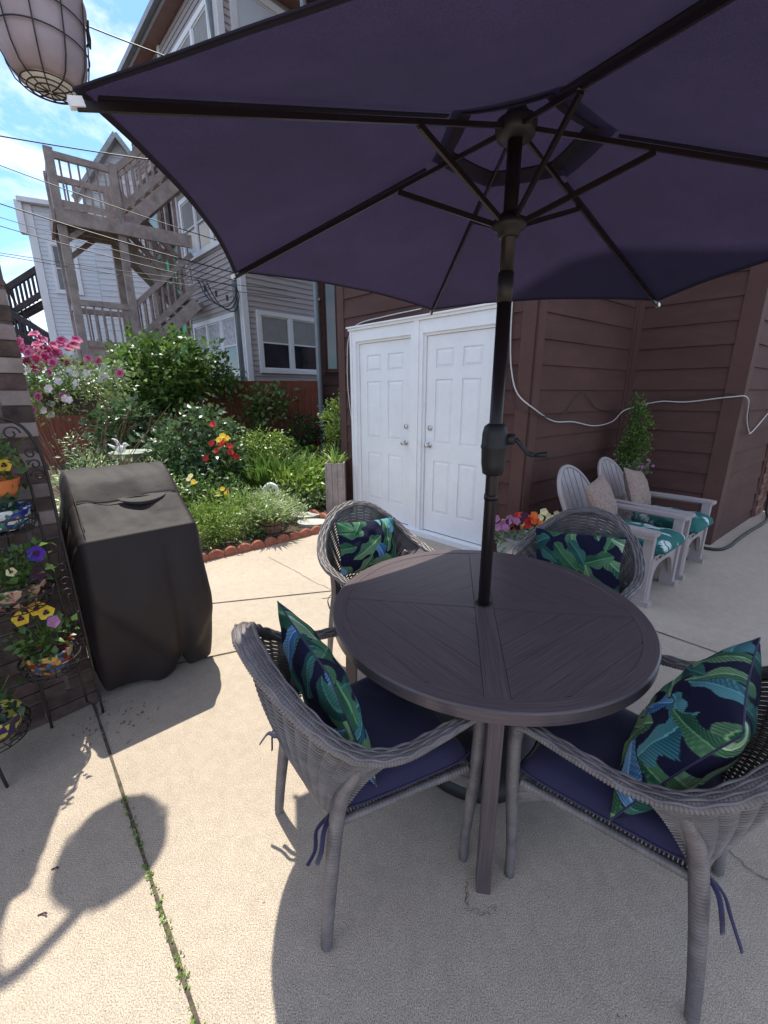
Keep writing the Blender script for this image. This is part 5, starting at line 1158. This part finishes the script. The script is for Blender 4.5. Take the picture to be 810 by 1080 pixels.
# birdbath
t = thing('birdbath', 'pale green birdbath bowl on a pedestal behind the covered grill', 'birdbath', (-3.66, 6.0, .03)); c = V(-3.66, 6.05, 0)
mb = MB(); mb.lathe([(.16, .03), (.15, .08), (.07, .14), (.055, .30), (.06, .48), (.09, .57), (.12, .60)], c, 20); mb.build('pedestal', 'birdbath', t, True)
mb = MB(); mb.lathe([(.08, .58), (.16, .61), (.24, .68), (.275, .745), (.285, .755), (.275, .762), (.25, .735), (.14, .68), (.01, .665)], c, 32); mb.build('bowl', 'birdbath', t, True)
mb = MB(); b_ = c+V(-.13, -.02, .80); mb.ball(b_, .055, 10, (1.4, .8, 1)); mb.ball(b_+V(.075, 0, .06), .032, 8); mb.tube([b_+V(-.05, 0, .0), b_+V(-.17, 0, .07)], [.03, .008], 8); mb.tube([b_+V(.0, 0, .03), b_+V(-.05, .0, .13), b_+V(-.1, 0, .15)], [.03, .02, .004], 8)
mb.tube([b_+V(.10, 0, .06), b_+V(.14, 0, .05)], [.01, .002], 6)
tag(mb.build('bird_figure', 'swan', None, True), 'small pale stone bird figure perched on the rim of the birdbath', 'ornament')

# path lamp
t = thing('garden_lamp', 'slim grey garden post lamp with a flat cap in front of the fence', 'garden lamp', (-3.27, 7.5, 0))
mb = MB(); mb.tube([(-3.27, 7.5, 0), (-3.27, 7.5, 1.2)], .035, 12); mb.build('post', 'greywood', t, True)
mb = MB(); mb.lathe([(.06, 1.19), (.065, 1.2), (.065, 1.29), (.06, 1.30)], (-3.27, 7.5, 0), 16); mb.build('lamp_glass', 'potgrey', t, True)
mb = MB(); mb.lathe([(.10, 1.30), (.115, 1.31), (.09, 1.335), (.02, 1.35)], (-3.27, 7.5, 0), 20); mb.build('cap', 'swan', t, True)

# tall wooden planter box at the house corner
t = thing('wooden_planter_box', 'tall weathered wooden planter box beside the brown house corner', 'planter', (-.62, 5.35, 0))
mb = MB()
for i in range(3):
    for sy in (0, 1): mb.box((-.69+.068*i, 5.22+.26*sy, .36), (.064, .02, .70))
for i in range(4):
    for sx in (0, 1): mb.box((-.735+.224*sx, 5.25+.067*i, .36), (.02, .064, .70))
mb.build('board', 'greywood', t)
mb = MB(); mb.box((-.623, 5.35, .66), (.20, .24, .02)); mb.build('planter_soil', 'soil', t)
grassy(t, (-.62, 5.34, .68), 46, .30, .05, 'lf_bright', .05, name='foliage', lean=2.6)

# ---------------------------------------------------------------- plants of the bed
def plant(kind, label, cat, base, blobs, n, size, m, per=12, spread=.06, ratio=.55, up=.5, shell=.45, st=7, sr=.008, group=None, sm='bark'):
    t = thing(kind, label, cat, tuple(base), 0, group); bush(t, blobs, n, size, m, per, spread, ratio, up, shell=shell)
    if st: stems(t, base, blobs, st, sr, sm)
    return t
bs = plant('large_shrub', 'large glossy green shrub rising above the red fence', 'shrub', (-4.15, 8.3, 0), [(-4.15, 8.15, 2.0, .75, .6, .62), (-4.5, 8.1, 1.75, .45, .4, .4), (-3.9, 8.1, 1.75, .42, .4, .38), (-4.15, 8.0, 1.42, .30, .3, .28)], 3300, .13, 'lf_mid', spread=.10, st=10, sr=.022)
bush(bs, [(-4.25, 7.95, 1.85, .7, .5, .55)], 900, .11, 'lf_bright', spread=.10, name='sunlit_foliage')  # second batch of leaves, sunlight put in by a brighter green
plant('large_shrub', 'smaller green shrub top right of the large shrub above the fence', 'shrub', (-3.3, 8.6, 0), [(-3.55, 8.8, 2.0, .42, .35, .32), (-3.2, 8.7, 1.75, .3, .3, .22)], 1500, .10, 'lf_mid', spread=.09, st=8, sr=.018)
plant('leafy_shrub', 'dense leafy shrub between the birdbath and the big shrub', 'shrub', (-4.45, 7.0, 0), [(-4.35, 7.0, 1.05, .42, .4, .42), (-4.1, 7.1, .7, .35, .4, .3)], 1500, .11, 'lf_rose', spread=.07)
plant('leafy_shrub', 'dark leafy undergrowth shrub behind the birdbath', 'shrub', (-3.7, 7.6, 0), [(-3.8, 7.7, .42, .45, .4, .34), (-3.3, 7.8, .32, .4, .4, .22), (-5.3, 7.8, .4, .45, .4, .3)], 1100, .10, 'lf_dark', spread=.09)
rb = plant('rose_bush', 'rose bush with red and yellow blooms in the middle of the flower bed', 'rose bush', (-2.55, 6.0, 0), [(-2.75, 6.0, .85, .58, .45, .42), (-2.35, 5.8, .55, .40, .4, .38), (-2.95, 5.9, .50, .40, .4, .35), (-2.5, 6.1, 1.1, .35, .3, .24)], 2700, .085, 'lf_rose', per=7, spread=.06, ratio=.66, st=14, sr=.009)
PR = [(-2.27, 5.55, .93), (-2.20, 5.5, .84), (-2.13, 5.5, .92), (-2.02, 5.5, .90), (-1.95, 5.5, .76), (-2.35, 5.5, .74), (-2.0, 5.45, .82), (-2.25, 5.6, 1.17), (-2.1, 5.5, .96)]
flowers('bloom', 'pet_red', rb, [V(*p)-V(0, .0, 0) for p in PR for _ in (0, 1)], [V(nr.normal()*.4, -.9, .5+.3*nr.normal()) for p in PR for _ in (0, 1)], .048, 6, .9)
flowers('bloom', 'pet_yellow', rb, [V(-2.10, 5.5, 1.03), V(-2.05, 5.5, 1.0), V(-2.15, 5.5, .98)], [V(0, -.8, .6)]*3, .05, 6, .9)
plant('green_mound', 'light green rounded bush right of the rose bush', 'bush', (-1.95, 6.6, 0), [(-1.95, 6.6, .72, .42, .35, .25)], 1500, .055, 'lf_bright', per=10)
dl = thing('daylily_clump', 'clump of long upright strap leaves in the centre of the bed', 'plant', (-1.70, 6.2, 0))
grassy(dl, (-1.85, 6.25, .02), 330, .85, .28, 'lf_mid', .045, lean=.85); grassy(dl, (-1.4, 6.2, .02), 280, .75, .25, 'lf_bright', .045, lean=.9, name='outer_foliage')
for x, y, h, lb in ((-1.05, 5.85, .42, 'bright leafy clump left of the wooden planter box'), (-.95, 6.5, .50, 'taller bright leafy clump behind the planter box'), (-1.25, 6.9, .45, 'leafy clump in the shade before the hostas')):
    plant('leafy_clump', lb, 'plant', (x, y, 0), [(x, y, h*.55, .36, .32, h*.5)], 1500, .085, 'lf_bright' if y < 6.8 else 'lf_mid', per=9, spread=.05, st=8, sr=.005, sm='lf_mid')
plant('leafy_clump', 'low grey-green clump beside the stepping stones', 'plant', (-.98, 5.5, 0), [(-1.0, 5.55, .14, .30, .22, .14)], 700, .05, 'lf_grey', per=8, st=0)
plant('leafy_mound', 'dense fresh green mound at the left end of the terracotta edging', 'plant', (-1.66, 4.32, 0), [(-1.66, 4.34, .25, .34, .30, .26), (-1.95, 4.15, .22, .30, .28, .24)], 3600, .050, 'lf_bright', per=8, spread=.035, ratio=.35, up=.9, st=10, sr=.004, sm='lf_mid')
plant('leafy_mound', 'soft grey-green mound behind the half-barrel planter', 'plant', (-1.55, 4.85, 0), [(-1.55, 4.85, .22, .35, .28, .22), (-1.25, 4.95, .18, .28, .22, .16)], 2000, .055, 'lf_pale', per=8, spread=.04, ratio=.3, up=.9, st=8, sr=.004, sm='lf_mid')
plant('leafy_mound', 'small grey-green sprawling plant in front of the half-barrel planter', 'plant', (-1.42, 4.40, 0), [(-1.44, 4.42, .12, .16, .10, .12)], 420, .045, 'lf_grey', per=7, ratio=.3, st=0)
py = plant('leafy_mound', 'leafy plant with a few yellow blooms in front of the rose bush', 'plant', (-2.1, 5.1, 0), [(-2.1, 5.1, .28, .42, .3, .28), (-2.6, 5.0, .28, .40, .3, .26)], 2000, .055, 'lf_mid', per=8, st=6, sr=.004, sm='lf_mid')
flowers('bloom', 'pet_yellow', py, [V(-1.92, 4.85, .47), V(-1.88, 4.86, .42), V(-2.25, 4.85, .55), V(-1.98, 4.86, .40)], [V(0, -.8, .6)]*4, .035, 6, .9)
flowers('seed_head', 'pet_cream', py, [V(-2.30, 4.9, .62), V(-2.33, 4.9, .58), V(-2.28, 4.9, .55)], [V(0, -.8, .6)]*3, .035, 7, .9)
ph = thing('hosta_row', 'shaded row of broad-leaved hostas below the fence', 'plant', (-1.7, 7.7, 0)); 
for x in (-2.5, -2.05, -1.6): p_, d_ = cloud([(x, 7.7, .28, .34, .3, .26)], 90, 3, .06, .3); leafmesh('foliage', 'lf_mid', ph, p_, d_*.9+V(0, 0, .3), .26, .55, .3, .3)
plant('climbing_shrub', 'open leafy shrub growing against the red fence below the bay window', 'shrub', (-2.5, 8.8, 0), [(-2.45, 8.75, 1.35, .38, .22, .30), (-2.75, 8.8, .95, .25, .2, .25), (-2.1, 8.75, 1.5, .25, .15, .18)], 560, .11, 'lf_mid', per=7, spread=.09, st=9, sr=.010)
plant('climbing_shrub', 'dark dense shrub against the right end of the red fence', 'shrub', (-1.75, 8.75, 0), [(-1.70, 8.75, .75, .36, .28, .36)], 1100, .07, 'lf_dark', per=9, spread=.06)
plant('small_evergreen', 'small yellow-green evergreen beside the downspout and house corner', 'evergreen', (-.80, 7.0, 0), [(-.80, 7.0, 1.1, .20, .2, .36), (-.82, 7.0, .7, .17, .17, .3)], 1900, .05, 'lf_bright', per=10, spread=.035, ratio=.35, up=.9)
tw = thing('bare_shrub', 'tangle of bare brown twigs below the hanging basket', 'shrub', (-3.75, 5.0, 0)); mb = MB()
for i in range(34):
    a, b, l = rnd.uniform(-1.2, 1.2), rnd.uniform(-.5, .5), rnd.uniform(.5, 1.3); P = [V(-3.7+.05*a, 5, .1)]
    for k in range(5): P.append(P[-1]+V(a*.16+rnd.uniform(-.08, .08), b*.1, l*.24+rnd.uniform(-.06, .06)))
    mb.tube(catmull(P, 3), np.linspace(.008, .002, 16), 4)
mb.build('branch', 'twig', tw)
plant('leafy_clump', 'feathery grey-green plant among the bare twigs', 'plant', (-3.55, 4.9, 0), [(-3.5, 4.8, .95, .13, .13, .18), (-3.35, 4.8, .8, .2, .15, .15)], 500, .05, 'lf_grey', per=6, ratio=.25, st=5)
for x, y, lb in ((-2.75, 3.75, 'pale feathery mound just behind the left end of the grill cover'), (-2.45, 4.05, 'pale feathery mound behind the middle of the grill cover'), (-3.0, 4.3, 'light green mound farther behind the grill cover')):
    plant('pale_shrub', lb, 'shrub', (x, y, 0), [(x, y, .62, .34, .32, .30), (x, y, .3, .34, .32, .28)], 1300, .055, 'lf_pale', per=9, spread=.04, ratio=.3, st=6)
plant('leafy_clump', 'yellow-green clump between the grill cover and the rose bush', 'plant', (-2.75, 4.95, 0), [(-2.8, 4.95, .32, .3, .3, .26)], 800, .06, 'lf_bright', per=8, st=5)
plant('leafy_clump', 'low dark leafy clump under the rose bush', 'plant', (-2.9, 5.4, 0), [(-2.9, 5.5, .3, .5, .35, .3)], 1100, .08, 'lf_dark', per=8, st=5)

# hanging basket
HB = V(-2.28, 3.14, 1.41)
hb = thing('hanging_basket', 'hanging basket of pink and white petunias beside the brick wall', 'hanging basket', tuple(HB))
mb = MB(); mb.lathe([(.02, -.005), (.09, .0), (.155, .06), (.185, .15), (.17, .15), (.01, .13)], HB, 24); mb.build('basket', 'potdark', hb, True)
mb = MB()
for a in (-.2, 1.9, 3.9): mb.tube([HB+V(.18*math.cos(a), .18*math.sin(a), .14), (-2.34, 2.92, 2.12)], .0022, 4)
mb.tube([(-2.34, 2.92, 2.11), (-2.33, 2.88, 2.17), (-1.75, 2.05, 2.20), (-1.65, 1.93, 2.20)], .007, 5); mb.build('hanger', 'iron', hb)
bl = [(HB[0], HB[1], HB[2]+.24, .30, .26, .15), (HB[0]+.24, HB[1]+.02, HB[2]+.23, .20, .18, .13), (HB[0]-.14, HB[1], HB[2]+.22, .18, .17, .20), (HB[0]+.02, HB[1]-.14, HB[2]+.14, .24, .10, .13)]
bush(hb, bl, 2300, .032, 'lf_grey', per=7, spread=.03, ratio=.5); bush(hb, bl, 900, .032, 'lf_bright', per=7, spread=.03, ratio=.5)
p_, d_ = cloud([(HB[0]-.16, HB[1]-.04, HB[2]+.42, .22, .14, .11)], 46, 2, .03, .5); N_ = d_*.5+V(.1, -.8, .3); flowers('flower', 'pet_pink', hb, p_, N_, .040, 5, 1.1, cup=.3); flowers('flower_eye', 'pet_magenta', hb, p_+V(0, -.012, .004), N_, .026, 5, .8, cup=.3)
pf = [HB+V(*q)*1.3 for q in ((-.02*1.3, -.14*1.3, .24*1.3), (.02, -.13, .22), (-.17, -.05, .12), (.10, -.16, .09), (.08, -.15, .10), (.20, -.08, .29), (.24, -.06, .28), (.33, -.04, .22), (.04, -.12, .27), (-.14, -.10, .03), (-.04, -.16, .10))]
flowers('flower', 'pet_pink', hb, pf, [V(.1*nr.normal(), -.9, .3) for _ in pf], .036, 5, 1.1, cup=.25); flowers('flower_eye', 'pet_magenta', hb, [p+V(0, -.008, .003) for p in pf], [V(0, -.9, .3)]*len(pf), .018, 5, .9)
p_, d_ = cloud([(HB[0], HB[1]-.06, HB[2]+.18, .31, .2, .16)], 40, 2, .02, .7); p_ = p_[d_[:, 1] < .2]; flowers('flower', 'pet_white', hb, p_, [V(.2*nr.normal(), -.9, .2) for _ in p_], .028, 5, 1.0, cup=.25)

# flower pot by the door corner
fp = thing('flower_pot', 'round grey pot of red, orange and yellow pansies by the house corner', 'potted plant', (1.18, 3.42, 0)); c = V(1.18, 3.42, 0.07)
mb = MB(); mb.lathe([(.15, .0), (.17, .005), (.17, .07), (.15, .0705)], V(1.18, 3.42, 0), 24); mb.build('pot_stand', 'terracotta', fp)
mb = MB(); mb.lathe([(.10, 0), (.14, .04), (.185, .14), (.19, .20), (.165, .27), (.18, .285), (.17, .30), (.15, .28), (.01, .26)], c, 28); mb.build('pot', 'potgrey', fp, True)
bush(fp, [(c[0], c[1], .33, .24, .2, .12)], 700, .045, 'lf_grey', per=6, spread=.03)
for m_, x0, n_ in (('pet_lilac', -.17, 11), ('pet_dark', -.06, 5), ('pet_red', .0, 13), ('pet_orange', .06, 10), ('pet_cream', .24, 12), ('pet_yellow', .14, 9), ('pet_yellow', -.08, 5)):
    P = [c+V(x0+nr.normal()*.055, -.02-.10*rnd.random()+x0*.3, .40+nr.normal()*.035-(.06 if m_ == 'pet_yellow' and x0 > 0 else 0)) for _ in range(n_)]
    flowers('flower', m_, fp, [p+V(0,0,.04) for p in P], [V(nr.normal()*.3, -.8, .6) for _ in P], .036, 5, 1.1)

# potted evergreen in the corner
ev = thing('potted_evergreen', 'potted conical evergreen with pink flowers at its foot in the house corner', 'potted plant', (2.64, 4.44, 0)); c = V(2.64, 4.44, -.06)
mb = MB(); mb.lathe([(.12, .06), (.13, .3), (.15, .55), (.17, .70), (.16, .72), (.14, .68), (.01, .66)], c, 24); mb.build('pot', 'potdark', ev, True)
bl = [(c[0]+nr.normal()*.025, c[1]+nr.normal()*.02, z, r_*.80, r_*.80, .11) for z, r_ in ((.85, .14), (.98, .155), (1.10, .15), (1.22, .125), (1.33, .09), (1.43, .05))]
bush(ev, bl, 3000, .032, 'lf_mid', per=9, spread=.022, ratio=.35, up=1.0); bush(ev, bl, 700, .032, 'lf_bright', per=9, spread=.022, ratio=.35, up=1.0, name='new_growth')
bush(ev, [(c[0], c[1], .78, .17, .16, .07)], 420, .04, 'lf_grey', per=6, spread=.03)
p_, d_ = cloud([(c[0], c[1]-.03, .82, .18, .16, .07)], 34, 3, .03, .6); flowers('flower', 'pet_lilac', ev, p_, [V(-.3, -.8, .4)]*len(p_), .018, 5, 1.0)
mb = MB(); mb.tube([c+V(0, 0, .6), c+V(0, 0, 1.35)], [.014, .005], 8); mb.build('trunk', 'bark', ev)
